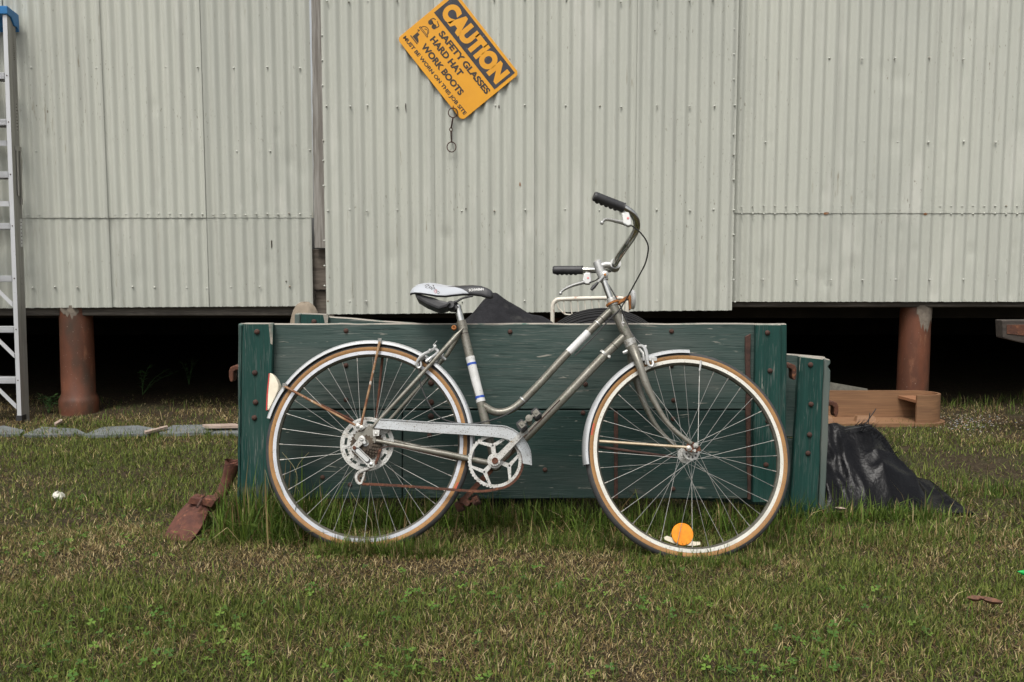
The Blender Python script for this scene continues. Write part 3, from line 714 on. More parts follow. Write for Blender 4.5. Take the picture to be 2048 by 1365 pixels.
for crv, q in ((((850, 573), (853, 570), (858, 571), (851, 575), (856, 577), (862, 573)), 0), (((858, 572), (860, 578), (864, 575), (863, 580), (868, 576), (868, 582)), 0), (((866, 572), (870, 578), (876, 584)), 0), (((868, 585), (873, 580), (872, 587), (870, 586)), 1), (((876, 583), (879, 586), (876, 588), (873, 584)), 0)):
    sq1.tube([Vector(p) for p in project([(p.x, p.z) for p in spl([Vector((a, 0, b)) for a, b in crv], 5)])], .0007, 5, mi=q)
sq1.ball(project([(866.5, 572)])[0], .0022, 8, 6)
part('scroll_print', sq1, ('ink', 'red'), sad)
hull = MB().prism(Bs([(828, 585, .05), (833, 597, .05), (851, 608, .05), (877, 618.5, .05), (893, 614, .05), (902, 605, .05), (880, 600, .05), (864, 594, .05)]), BY * .075)
me = hull.mesh('saddle_base', mt['black'], smooth=False); bevel_mesh(me, .008, 2); obj('saddle_base', me, sad)
for o_ in (.022, -.022):
    part('saddle_rail', MB().tube(spl(Bs([(868, 606, o_), (890, 609, o_), (912, 604, o_), (925, 597, o_ * .8), (946, 592, o_ * .4)]), 4), .0038, 8), 'black', sad)
part('saddle_clamp', MB().tube([B(901, 609, .034), B(901, 609, .034) + BY * .06], .0125, 16).tube(Bs([(905, 607), (914, 620)]), .0155, 12), 'black', sad)
# headset, stem, bars
part('headset', MB().tube(Bs([(1221.5, 597), (1227, 612)]), [.0155, .0185], 18).tube(Bs([(1257.5, 680), (1263, 693)]), [.0215, .0205], 18), 'dirtyalloy')
hr = MB().tube([B(1224.2, 605.5), B(1225.8, 609)], .0235, 20)
hr.prism([B(1231, 606, .006), B(1258, 589.5, .006), B(1262, 592, .006), B(1262, 617, .006), B(1259, 619, .006), B(1257.5, 597, .006), B(1232, 611, .006)], BY * .022)
part('reflector_bracket', hr, 'rusto', smooth=False)
fl = MB()                                             # front reflector seen edge on
cc = B(1265, 599.5, -.005); e1 = BX * .0
fl.lathe(cc - BX * .006, BX, [(0, .0005), (0, .030), (.004, .034), (.010, .033), (.0145, .028), (.0160, .0005)], 28)
part('reflector', fl, 'white', label='front reflector seen edge on')
part('stem', MB().tube(Bs([(1206, 557), (1222, 600)]), .0112, 16), 'chrome')
st2 = MB().tube(Bs([(1192.5, 521.5), (1194.5, 524), (1201, 543), (1208.5, 562)]), [.0085, .0155, .0160, .0150], 16)
st2.tube(Bs([(1200, 533), (1212, 530), (1227, 531)]), [.0125, .0115, .013], 14)
cl = B(1230, 531, 0)
st2.tube([cl - BY * .022, cl + BY * .022], .019, 18)
part('stem_clamp', st2, 'alloy')
nb_ = [(1229, 531, 0), (1230, 528, .03), (1238, 513, .085), (1254, 490, .15), (1266, 472, .19), (1273, 456, .22), (1272.5, 441, .24), (1266, 429, .255), (1255, 420.5, .265), (1245, 415, .27), (1190, 393.5, .295)]
barn = spl(Bs(nb_), 6)
part('handlebar', MB().tube(barn, .0117, 14), 'chrome')
fb = [(1229, 531, 0), (1227, 534, -.03), (1222, 538, -.10), (1214, 540, -.18), (1200, 540.5, -.235), (1180, 540.5, -.255), (1110, 540.6, -.275)]
part('handlebar', MB().tube(spl(Bs(fb), 6), .0117, 14), 'chrome', label='far arm of the handlebar')
def grip(a, b, n_=24):
    p0, p1 = B(*a), B(*b); pts = [p0.lerp(p1, i / n_) for i in range(n_ + 1)]
    rr = [.0158 + (.0003 * math.sin(i * 2.2) if 3 < i < n_ - 6 else 0) for i in range(n_ + 1)]; rr[0] = .0172; rr[-1] = .0135
    mb = MB(); mb.tube(pts, rr, 16)
    d = (p1 - p0).normalized(); dn = (Vector((0, 0, -1)) - d * -d.z).normalized()
    for i in range(5):                                # finger ridges underneath
        q = p0.lerp(p1, .24 + .15 * i) + dn * .0115
        mb.ball(q, .0082, 10, 6)
    return part('grip', mb, 'black')
grip((1247.5, 416, .268), (1187.5, 392.5, .296)); grip((1165.5, 540.6, -.258), (1106, 540.6, -.276))
def lever(body, bodysz, path, o_, dot, par_ang):
    mb = MB(); poly = Bs([(x, y, o_ + .009) for x, y in body]); mb.prism(poly, BY * .018)
    me = mb.mesh('brake_lever', mt['alloy'], smooth=False); bevel_mesh(me, .003, 2)
    lv = obj('brake_lever', me, bike)
    pts = spl(Bs([(x, y, o_) for x, y in path]), 6)
    part('lever_blade', MB().tube(pts, [.0068, .0058, .0050, .0046, .0042], 10, sq=(BY, 1.3)).ball(pts[-1], .0068, 12, 8), 'alloy', lv)
    part('lever_dot', MB().lathe(B(dot[0], dot[1], o_ + .009), -BY, [(-.002, .0042), (.001, .0042), (.0014, .0003)], 14), 'pink', lv)
lever([(1244, 428), (1249, 421), (1258, 424), (1262, 436), (1264, 450), (1256, 452), (1246, 447)], None, [(1247, 446), (1234, 443.5), (1221, 440.5), (1210, 440), (1204, 446)], .262, (1256, 437), 0)
lever([(1168, 549), (1171, 545), (1181, 546), (1183, 561), (1180, 568), (1171, 568), (1165, 561)], None, [(1169, 565), (1150, 570), (1137, 575), (1126, 581), (1121, 587)], -.258, (1176, 556.5), 0)
shf = MB().lathe(B(1210, 549.5, .012), -BY, [(-.012, .006), (-.002, .0125), (.006, .0125), (.0085, .009), (.009, .0005)], 18)
shf.tube(Bs([(1207, 553, .018), (1195, 566, .022)]), [.0048, .0032], 8)
sh = part('shift_lever', shf, 'alloy'); part('lever_tip', MB().tube(Bs([(1196, 565, .022), (1188, 574, .023), (1182.5, 580, .024)]), [.0042, .0068, .005], 10), 'black', sh)
part('clamp_screw', MB().lathe(B(1210, 549.5, .021), -BY, [(0, .0045), (.002, .0045), (.0024, .0003)], 10), 'rusto', sh)
# cables
def cable(pts, r=.0024, m_='cable'): return part('cable', MB().tube(spl(Bs(pts), 6), r, 8), m_)
cable([(1262, 451, .255), (1279, 464, .235), (1292, 481, .21), (1296.5, 498, .19), (1291, 526, .155), (1278, 552, .11), (1260, 585, .05), (1249, 605, .03), (1238, 621, .022), (1222, 636, .016), (1195, 666, .006), (1150, 712, -.002)])
cable([(1178, 566, -.255), (1190, 562, -.2), (1203, 556, -.1), (1220, 575, -.03), (1244, 620, -.022), (1262, 665, -.022), (1282, 690, -.005)])
cable([(1060, 795, .008), (1035, 815, .012), (1005, 833, .02), (965, 845, .03), (925, 848, .035), (885, 838, .03), (862, 815, .03), (843, 775, .03), (838, 745, .035), (840, 722, .04)])
cable([(1120, 800, .016), (1040, 882, .018), (1000, 925, .01), (900, 917, .03), (790, 893, .05), (748, 905, .06)], .0016, 'rustd')
part('cable_clip', MB().tube(Bs([(1209.5, 706.5), (1206, 710)]), .0165, 16).lathe(B(1218, 714, .012), -BY, [(-.01, .006), (.004, .006), (.006, .0045), (.0062, .0005)], 10), 'dirtyalloy')
part('cable_clip', MB().tube(Bs([(1047, 799.5), (1045, 801.5)]), .0145, 14), 'alloy'); part('cable_clip', MB().tube(Bs([(1196, 647), (1194.6, 648.4)]), .0146, 14), 'alloy')
# fork
def Fp(px, py, o_): return B(px, py, o_)
nbl = [(1267, 697, .018), (1272, 712, .034), (1280, 733, .042), (1291.5, 766.6, .046), (1302, 790, .048), (1313, 811.5, .05), (1331, 841, .052), (1352, 863.5, .054), (1383, 888, .056)]
part('fork_blade', MB().tube(spl(Bs(nbl), 4), [.0165, .0150, .0142, .0128, .0112, .0092, .0082, .0075, .0072], 14), 'frame')
fbl = [(1262, 700, -.015), (1263, 720, -.035), (1268, 743, -.046), (1278.5, 782, -.052), (1294, 819, -.055), (1310, 849, -.057), (1328.5, 872, -.058), (1356, 897, -.058)]
part('fork_blade', MB().tube(spl(Bs(fbl), 4), [.0140, .0140, .0130, .0112, .0095, .0082, .0075, .0072], 14), 'frame')
part('fork_crown', MB().tube(Bs([(1262, 690), (1267, 703), (1269, 709)]), [.0205, .0215, .014], 18), 'frame')
part('lug_scroll', MB().tube(spl(Bs([(1262.5, 699, .021), (1266, 695.5, .024), (1264.5, 702, .024), (1269, 698, .026), (1273, 693, .024), (1276, 697, .022)]), 4), .001, 6), 'ink')
an = CF - FY * .062
fd = MB().prism([B(1378, 884, .058), B(1386, 884, .058), B(1400, 893, .058), B(1402, 902, .058), B(1388, 905, .058), B(1372, 902, .058), B(1368, 897, .058)], BY * .005)
part('fork_dropout', fd, 'rust', smooth=False)
part('axle_nut', MB().lathe(B(1391, 892, .060), -BY, [(0, .0095), (.006, .0095), (.008, .007), (.008, .0042), (.011, .004), (.0112, .0003)], 6), 'dirtyalloy')
# mudguard stays
def stay(a, b, m_, r=.0042):
    p0, p1 = B(*a), B(*b)
    return part('mudguard_stay', MB().tube([p0, p0.lerp(p1, .5), p1], [r * 1.15, r, r], 8), m_)
mt['stayrust'] = M('stay_rust', (0.34, 0.22, 0.12), 0.5, 0.55, (0.17, 0.07, 0.035), 25, spots=[((0.55, 0.52, 0.46), 35, 0.58, 0.70)])
stay((569, 773, .026), (711, 851, .056), 'stayrust'); stay((759.5, 684, .026), (722, 852, .058), 'stayrust')
stay((766, 705, -.03), (752, 845, -.056), 'rust'); stay((600, 790, -.03), (735, 856, -.058), 'rust')
mt['staypale'] = M('stay_pale', (0.55, 0.46, 0.34), 0.4, 0.5, (0.42, 0.33, 0.22), 25, spots=[((0.20, 0.09, 0.04), 50, 0.62, 0.72)])
stay((1172, 881, .026), (1374, 895, .058), 'staypale', .0046); stay((1188, 893, -.03), (1350, 915, -.058), 'rustd', .0046)
for a in ((569, 772, .027), (759.5, 682, .027), (1172, 881, .027)):
    part('stay_clip', MB().box(B(*a), (.012, .008, .016)), 'dirtyalloy', smooth=False)
for a in ((716, 853, .060), (722, 856, .060), (1378, 897, .060)):
    part('stay_screw', MB().lathe(B(*a), -BY, [(-.004, .009), (.001, .009), (.002, .0055), (.005, .005), (.006, .003), (.0061, .0003)], 12), 'dirtyalloy')
# rear reflector
rfp = [(539.5, 746, .02), (545, 748, .02), (552, 757, .02), (557, 770, .02), (556.5, 779, .02), (549, 797, .02), (538, 819, .02), (534.5, 821, .02), (535.5, 790, .02)]
me = MB().prism(Bs(rfp), BY * .04).mesh('rear_reflector', mt['cream'], smooth=False); bevel_mesh(me, .003, 2)
rfo = obj('rear_reflector', me, bike, label='cream rear reflector housing on mudguard')
part('lens', MB().prism(Bs([(537.6, 747, .019), (539.2, 747, .019), (535.2, 790, .019), (534.2, 821, .019), (532, 821, .019), (533.2, 790, .019)]), BY * .038), 'red', rfo, smooth=False)
# chain wheel, cranks, pedals
CC = B(990, 922, .042)
def disc_prism(mb, c, ro, ri, o0, o1, seg=60, teeth=0, th=.004, mi=0, ex=BX, ez=BZ, ey=BY):
    nn = teeth * 4 if teeth else seg; vs = []
    for k in range(nn):
        a = 2 * math.pi * k / nn; d = ex * math.cos(a) + ez * math.sin(a)
        rr = ro + (th if teeth and k % 4 in (1, 2) else 0)
        for q, oo in ((rr, o0), (ri, o0), (ri, o1), (rr, o1)): vs.append(c + d * q - ey * oo)
    fs = []
    for k in range(nn):
        k2 = (k + 1) % nn
        for i in range(4): j = (i + 1) % 4; fs.append((k * 4 + i, k * 4 + j, k2 * 4 + j, k2 * 4 + i))
    mb.add(vs, fs, mi)
def bar(mb, c, a, r0, b, r1, w0, w1, o0, o1, mi=0):
    p = c + (BX * math.cos(a) + BZ * math.sin(a)) * r0; q = c + (BX * math.cos(b) + BZ * math.sin(b)) * r1
    d = (q - p).normalized(); nr = d.cross(BY).normalized()
    mb.prism([p - nr * w0 - BY * o1, p + nr * w0 - BY * o1, q + nr * w1 - BY * o1, q - nr * w1 - BY * o1], BY * (o1 - o0), mi)
cw = MB(); RC = .0865
disc_prism(cw, CC, RC, RC - .0095, -.0015, .0015, teeth=46, th=.0025)
disc_prism(cw, CC, .0245, .006, -.004, .006)
for k, a in enumerate((R(99), R(-19), R(-133))):
    bar(cw, CC, a, .018, a, .053, .0062, .0078, -.0013, .0036)
    for sg in (-1, 1): bar(cw, CC, a, .049, a + sg * R(34), RC - .004, .0062, .0040, -.0014, .0030 + .0002 * sg)
    p = CC + (BX * math.cos(a) + BZ * math.sin(a)) * .050
    cw.lathe(p - BY * .0037, -BY, [(0, .0036), (.0006, .0034), (.0007, .0002)], 10, mi=1)
part('chain_wheel', cw, ('dirtyalloy', 'tread'), smooth=False)
def crank(p0, p1, w0, w1, m_):
    d = (p1 - p0).normalized(); nr = d.cross(BY).normalized(); mb = MB()
    me = mb.prism([p0 - nr * w0, p0 + nr * w0, p1 + nr * w1, p1 - nr * w1], BY * .013).tube([p0, p0 + BY * .03], .0165, 18).tube([p1 - BY * .001, p1 + BY * .014], w1 * 1.35, 16).mesh('crank', mt[m_], smooth=False)
    return obj('crank', me, bike)
crank(B(990, 922, .066), B(1050, 862, .072), .0105, .0085, 'dirtyalloy')
part('crank_bolt', MB().lathe(B(990, 922, .067), -BY, [(0, .0105), (.002, .0105), (.003, .008), (.0005, .0075), (.0005, .0003)], 18), 'rust')
crank(B(990, 931, -.045), B(926, 1001, -.05), .0085, .0085, 'rust')
def pedal(c, u, o_near, m_b, m_m, lab):
    v = u.cross(BY).normalized(); mb = MB()
    for s_ in (-1, 1):
        q = c + u * (s_ * .0295)
        mb.prism([q + u * a + v * b for a, b in ((-.012, -.013), (.012, -.013), (.012, .013), (-.012, .013))], BY * .078)
        for k in range(4):
            for sv in (-1, 1):
                mb.prism([q + u * a + v * (sv * .013) + BY * (.008 + k * .018) for a in (-.010, .010)] + [q + u * a + v * (sv * .0165) + BY * (.008 + k * .018) for a in (.010, -.010)], BY * .010)
    pd = part('pedal', mb, m_b, label=lab, smooth=False)
    cg = MB().prism([c + u * a + v * b - BY * .002 for a, b in ((-.020, -.004), (.020, -.004), (.020, .004), (-.020, .004))], BY * .0025)
    for s_ in (-1, 1):
        cg.prism([c + u * (s_ * .0295 + a) + v * b - BY * .004 for a, b in ((-.0085, -.0095), (.0085, -.0095), (.0085, .0095), (-.0085, .0095))], BY * .0035)
        cg.lathe(c + u * (s_ * .0295) - BY * .004, -BY, [(0, .0045), (.003, .0035), (.0032, .0003)], 10)
    part('pedal_cage', cg, m_m, pd, smooth=False)
    part('pedal_spindle', MB().tube([c - BY * .012, c + BY * .095], .0095, 14).lathe(c - BY * .012, -BY, [(0, .0115), (.004, .011), (.005, .0003)], 14), m_m, pd)
pcn = B(1058, 838, .155); pu = (B(1080, 822, .155) - B(1038, 856, .155)).normalized()
pedal(pcn, pu, .155, 'black', 'frame', 'rubber block pedal beside the down tube')
pcf = B(934, 1006, -.065); pedal(pcf, (BX + BZ * .4).normalized(), 0, 'rustd', 'rust', 'rusty far pedal near the grass')
# chain guard
cgp = [(748, 857), (760, 839), (800, 841), (860, 845), (930, 848.5), (1002.5, 852), (1018, 856), (1030, 861.5), (1041, 870), (1050, 881), (1057.5, 894), (1062, 908), (1063.5, 931), (1045.5, 927.5), (1044, 914), (1040, 902.5), (1031, 890), (1020, 882), (1008, 877.5), (986, 874.5), (930, 870), (860, 866)]
me = MB().prism(Bs([(x, y, .058) for x, y in cgp]), BY * .0025).mesh('chain_guard', mt['dirtyalloy'], smooth=False); bevel_mesh(me, .0006)
mt['guard'] = M('guard_enamel', (0.43, 0.45, 0.46), 0.38, 0.3, (0.35, 0.36, 0.36), 30, (0.4, 1, 1), spots=[((0.10, 0.085, 0.06), 280, 0.58, 0.66), ((0.28, 0.2, 0.1), 40, 0.70, 0.78)], bump=0.1, bscale=300)
me.materials[0] = mt['guard']
cgo = obj('chain_guard', me, bike)
rl = [(760, 839.5), (800, 841.5), (860, 845.5), (930, 849), (1002.5, 852.5), (1018, 856.5), (1030, 862), (1040.5, 870.5), (1049.5, 881.5), (1057, 894), (1061.3, 908), (1062.5, 931)]
mb = MB()
pr_ = [B(x, y, .0585) for x, y in rl]; vs = []
for p in pr_: vs += [p, p + BY * .024]
mb.add(vs, [(2 * i, 2 * i + 2, 2 * i + 3, 2 * i + 1) for i in range(len(pr_) - 1)])
mb2 = MB().tube([p + BY * .0 for p in spl(pr_, 3)], .0026, 6); mb2.add(*[mb.v, mb.f])
part('guard_rolled_edge', mb2, 'guard', cgo)
part('guard_tab', MB().prism(Bs([(746, 860, .056), (759, 860, .056), (758, 872, .056), (746, 873, .056)]), BY * .002).lathe(B(751.5, 867.5, .057), -BY, [(0, .005), (.002, .0045), (.0025, .0003)], 10), 'dirtyalloy', cgo, smooth=False)
# spoke protector, sprockets, derailleur, chain
pp = MB(); CP = CR - BY * .026; ex_r = .0895
disc_prism(pp, CP, ex_r, .0755, -.0006, .0006, 72); disc_prism(pp, CP, .0655, .045, -.0006, .0006, 72); disc_prism(pp, CP, .0835, .0815, .0005, .0014, 72); disc_prism(pp, CP, .0665, .0645, .0005, .0014, 72)
for k in range(12): bar(pp, CP, R(30 * k + 8), .0645, R(30 * k + 8), .0765, .0062, .0068, -.0005, .0005)
part('spoke_protector', pp, 'dirtyalloy', smooth=False)
mt['gear'] = M('gear_steel', (0.085, 0.065, 0.045), 0.55, 0.6, (0.04, 0.03, 0.022), 60, spots=[((0.3, 0.28, 0.24), 120, 0.64, 0.74)])
for i, (tn, rr) in enumerate(((28, .055), (24, .047), (20, .040), (17, .034), (14, .028))):
    g = MB(); disc_prism(g, CR, rr - .004, .012 if i == 4 else .02, .031 + i * .0048, .033 + i * .0048, teeth=tn, th=.004); part('sprocket', g, 'gear', smooth=False)
part('axle_nut', MB().lathe(B(724, 879, .060), -BY, [(-.004, .0115), (.004, .0115), (.006, .008), (.0065, .0055), (.012, .005), (.0122, .0003)], 18), 'dirtyalloy')
def link(pts, wd, o_, th, m_, name, par, rimw=0.0):
    """rounded plate along a pixel segment"""
    p0, p1 = B(*pts[0], o_), B(*pts[1], o_); d = (p1 - p0).normalized(); nr = d.cross(BY).normalized(); poly = []
    for k in range(9): a = math.pi / 2 + math.pi * k / 8; poly.append(p0 + d * (math.cos(a) * wd[0]) + nr * (math.sin(a) * wd[0]))
    for k in range(9): a = -math.pi / 2 + math.pi * k / 8; poly.append(p1 + d * (math.cos(a) * wd[1]) + nr * (math.sin(a) * wd[1]))
    me = MB().prism(poly, BY * th).mesh(name, mt[m_], smooth=False); bevel_mesh(me, .001); return obj(name, me, par)
dr_ = link(((724, 880), (709, 896)), (.0115, .0095), .066, .008, 'dirtyalloy', 'derailleur', bike)
link(((708.6, 896), (742, 929)), (.0105, .0125), .074, .006, 'dirtyalloy', 'derailleur_arm', dr_)
link(((715, 902), (734, 920)), (.0068, .0068), .0755, .001, 'chrome', 'face_plate', dr_)
link(((713.5, 900.5), (735.5, 921.5)), (.0085, .0085), .0748, .0006, 'tread', 'face_recess', dr_)
for p, m_ in (((708.6, 896), 'rust'), ((742, 929), 'chrome')):
    part('pivot_bolt', MB().lathe(B(*p, .0745), -BY, [(-.004, .0062), (.0025, .006), (.0035, .004), (.0036, .0003)], 14), m_, dr_)
cg2 = MB().tube(spl(Bs([(744, 934, .06), (735, 938, .06), (724, 942, .058), (715, 948, .056), (712, 957, .056), (716, 966, .056), (722, 968, .056)]), 4), [.005, .005, .006, .0055, .005, .0045, .004], 8, sq=(BY, .5))
cg2.tube(Bs([(730, 940, .056), (727, 955, .056), (722, 968, .056)]), .0038, 8, sq=(BY, .5))
part('pulley_cage', cg2, 'dirtyalloy', dr_)
jw = MB(); disc_prism(jw, B(722, 957, .052), .015, .004, -.003, .003, teeth=10, th=.003); part('jockey_wheel', jw, 'gear', dr_, smooth=False)
def chain(path):
    pts = spl(path, 10); L_ = [0]
    for a, b in zip(pts, pts[1:]): L_.append(L_[-1] + (b - a).length)
    nn = int(L_[-1] / .0062); mb = MB(); L_ = np.array(L_); A = np.array([p[:] for p in pts])
    q = [Vector([np.interp(L_[-1] * i / nn, L_, A[:, k]) for k in range(3)]) for i in range(nn + 1)]
    for i in range(nn):
        a, b = q[i], q[i + 1]; d = (b - a); d.normalize(); nr = d.cross(BY).normalized(); wd_ = .0042 if i % 2 else .0034
        for s_ in (-1, 1):
            oo = -BY * (s_ * (.0036 if i % 2 else .0024)); mb.prism([a - d * .002 - nr * wd_ + oo, b + d * .002 - nr * wd_ + oo, b + d * .002 + nr * wd_ + oo, a - d * .002 + nr * wd_ + oo], BY * .001)
        mb.tube([a - BY * .004, a + BY * .004], .0026, 6)
    return part('chain', mb, 'rust', smooth=False)
ringpts = [CC + (BX * math.cos(R(a)) + BZ * math.sin(R(a))) * (RC + .0045) for a in range(95, -96, -12)]
chain([B(742, 846 + 10, .042), B(860, 858, .042)] + ringpts + [B(960, 983, .042), B(880, 978, .044), B(800, 972, .047), B(740, 969, .05), B(725, 968, .052), B(714, 960, .052), B(718, 948, .052), B(735, 940, .05), B(752, 925, .045), B(760, 900, .042)])
# brakes
br = MB().tube(spl(Bs([(870, 697, .012), (860, 703, .03), (848, 709, .04), (838, 718, .042), (833, 729, .04), (836, 736, .038), (842, 733, .038), (841, 724, .038)]), 5), [.0055, .006, .006, .005, .0045, .004, .004, .004], 8)
br.tube(spl(Bs([(872, 699, .014), (876, 705, .02), (862, 716, .038), (852, 724, .042)]), 4), .0052, 8)
br.tube(Bs([(884, 708, -.01), (880, 712, -.035), (868, 730, -.042)]), .0055, 8)
br.lathe(B(870, 693, .012), -BY, [(-.02, .006), (.004, .006), (.006, .004), (.0062, .0003)], 10); br.lathe(B(860, 701, .034), -BY, [(-.008, .005), (.004, .005), (.006, .003), (.0061, .0003)], 10)
br.tube(Bs([(880, 711, .0), (892, 720, .0)]), [.007, .0045], 10); br.tube(Bs([(866, 691, .012), (874, 682, .012)]), .0012, 6)
rb_ = part('rear_brake', br, 'alloy')
part('brake_shoe', MB().tube(Bs([(836, 724, .026), (850, 713, .026)]), .0062, 8), 'alloy', rb_)
fbk = MB().tube(spl(Bs([(1277, 693, .022), (1285, 693, .03), (1291, 700, .036), (1294, 712, .040), (1295, 722, .042), (1298, 731, .044), (1304, 733, .044), (1306, 726, .042), (1301, 719, .04)]), 5), [.0055, .006, .006, .0055, .005, .0045, .0045, .0045, .004], 8)
fbk.tube(Bs([(1278, 697, .02), (1286, 707, .03), (1288, 722, .03)]), .0045, 8)
fbk.tube(Bs([(1246, 706.5, 0), (1256, 702, 0), (1262, 700, 0)]), [.0055, .0075, .008], 10); fbk.tube(Bs([(1283, 694, -.012), (1293, 693, -.012)]), [.004, .005], 8)
fbk.lathe(B(1301, 720, .045), -BY, [(-.006, .0055), (.003, .0055), (.005, .0035), (.0051, .0003)], 10)
fb_ = part('front_brake', fbk, 'alloy')
part('brake_shoe', MB().box(B(1308, 718.5, .03), (.018, .012, .011)).box(B(1292, 725, .026), (.008, .01, .013)), 'white', fb_, smooth=False)
# orange wheel reflector
orf = MB().lathe(B(1365, 1069, .012), -FY, [(-.008, .0005), (-.008, .034), (.0, .0358), (.002, .034), (.003, .0005)], 40)
oro = part('wheel_reflector', orf, 'orange', fw, label='round orange spoke reflector')
part('reflector_bracket', MB().prism([B(x, y, .009) for x, y in ((1328, 1075), (1334, 1072), (1350, 1078), (1380, 1082), (1390, 1084), (1400, 1084), (1401, 1090), (1388, 1092), (1360, 1091), (1345, 1086), (1330, 1080))], FY * .006), 'cream', fw, smooth=False)
part('valve_stem', MB().tube(Bs([(1402, 722), (1400, 737), (1399, 742)]), [.0042, .0035, .003], 8), 'alloy', fw)

# ================================================================== CAUTION SIGN
SY = DY - AMP - 0.012
s0 = P(794, 78, SY)
su = (P(924, 242, SY) - s0); SL = su.length; su.normalize()
sv_ = (P(911, -16, SY) - s0); sv_ = (sv_ - su * sv_.dot(su)); SH = 150.0 / 209.0 * SL; sv_.normalize()
px1 = SL / 209.0
sn_ = Vector((0, -1, 0))
def S2(u, v, lift=0.0): return s0 + su * (u * px1) + sv_ * (v * px1) + sn_ * lift
sign = thing('caution_sign', S2(104, 0), 'crooked orange and black caution sign hanging on corrugated door', 'sign')
rc = 9; outl = []
for cx, cy, a0 in ((209 - rc, 150 - rc, 0), (rc, 150 - rc, 90), (rc, rc, 180), (209 - rc, rc, 270)):
    for k in range(7): a = R(a0 + 15 * k); outl.append((cx + rc * math.cos(a), cy + rc * math.sin(a)))
mb = MB().prism([S2(u, v, 0.0) for u, v in outl], sn_ * -0.003)
me = mb.mesh('panel', mt['signo'], smooth=False); bevel_mesh(me, .0006); obj('panel', me, sign)
def flat(name, polys, m_, lift, par=sign):
    b_ = MB()
    for pl in polys: b_.prism([S2(u, v, lift) for u, v in pl], sn_ * -(lift - 0.0001))
    return b_.build(name, mt[m_], par, smooth=False)
blk = flat('black_panel', [[(7, 91), (202, 91), (202, 144), (7, 144)]], 'signk', 0.0008)
def signtext(body, u0, u1, v0, v1, m_, lift, off=.02):
    vs, fs = text_mesh(body, off)
    b_ = MB().add([S2(u0 + (u1 - u0) * a, v0 + (v1 - v0) * b, lift) for a, b, _ in vs], fs)
    return b_.build('lettering', mt[m_], sign, smooth=False, fix=False)
signtext('CAUTION', 14, 196, 98.5, 137, 'signo', 0.0014, .075)
signtext('SAFETY GLASSES', 45, 199, 70.5, 84, 'ink', 0.0008, .042)
signtext('HARD HAT', 43, 137, 50, 63.5, 'ink', 0.0008, .042)
signtext('WORK BOOTS', 42, 167, 27, 40.5, 'ink', 0.0008, .042)
signtext('MUST BE WORN ON THIS JOB SITE', 6, 203, 8, 18, 'ink', 0.0008, .032)
def circ(u, v, r, k0=0, k1=360, nn=20): return [(u + r * math.cos(R(k0 + (k1 - k0) * i / nn)), v + r * math.sin(R(k0 + (k1 - k0) * i / nn))) for i in range(nn)]
def stroke(pts, wd):
    o_ = []
    for a, b in zip(pts, pts[1:]):
        d = Vector((b[0] - a[0], b[1] - a[1])).normalized(); n_ = Vector((-d.y, d.x)) * wd
        o_.append([(a[0] + n_.x, a[1] + n_.y), (a[0] - n_.x, a[1] - n_.y), (b[0] - n_.x, b[1] - n_.y), (b[0] + n_.x, b[1] + n_.y)])
    return o_
flat('glasses_picture', [circ(17.5, 73.5, 5), circ(28.5, 73.5, 5)] + stroke([(13, 76), (15, 83), (20, 85)], .9) + stroke([(33, 76), (34, 82), (24, 85.5)], .9) + stroke([(20, 76), (26, 76)], 1.2), 'ink', 0.0008)
flat('hard_hat_picture', stroke(circ(23, 52, 9.5, 0, 180) + [(13.5, 52)], .6) + stroke([(11, 52), (35, 52), (36, 49.5), (11, 49.5), (11, 52)], .6) + stroke(circ(25, 53, 5.5, 10, 170, 10), .6), 'ink', 0.0008)
flat('boot_picture', [[(16, 41), (22, 41), (23, 35), (30, 32), (33, 29), (33, 27.5), (16, 27.5)]] + stroke([(12, 25.5), (34, 25.5)], .9) + stroke([(12, 44), (16, 46), (15, 42)], .8), 'ink', 0.0008)
# rings and twisted wire below the sign
rch = thing('ring_and_wire_chain', P(903, 303, SY), 'rusty twisted wire with a ring at each end below the sign', 'wire chain')
def ring(c, r, m_='rustd', th=.003, ry=1.0, name='ring'):
    return MB().tube([c + Vector((math.cos(a) * r, 0, math.sin(a) * r * ry)) for a in [2 * math.pi * k / 28 for k in range(28)]], th, 8, close=True).build(name, mt[m_], rch)
ry_ = SY - 0.008
c1 = P(906, 226, ry_); c2 = P(903, 294.5, ry_)
ring(c1, .0265); ring(c2, .0255, ry=1.1)
for a, b in (((906, 235.5), (902, 257)), ((902, 262), (903, 285.5))):
    A_, B_ = P(*a, ry_), P(*b, ry_); wr = MB()
    for ph in (0, math.pi):
        wr.tube([A_.lerp(B_, i / 40) + Vector((math.cos(ph + i * .9), math.sin(ph + i * .9), 0)) * .0032 for i in range(41)], .0022, 6)
    wr.build('twisted_wire', mt['rustd'], rch)
ring(P(902, 259.5, ry_), .008, th=.0025, ry=1.4, name='wire_eye')
MB().tube([P(906, 215, SY - .01), P(906.5, 212, SY - .004)], .0022, 6).build('hook', mt['rustd'], rch)

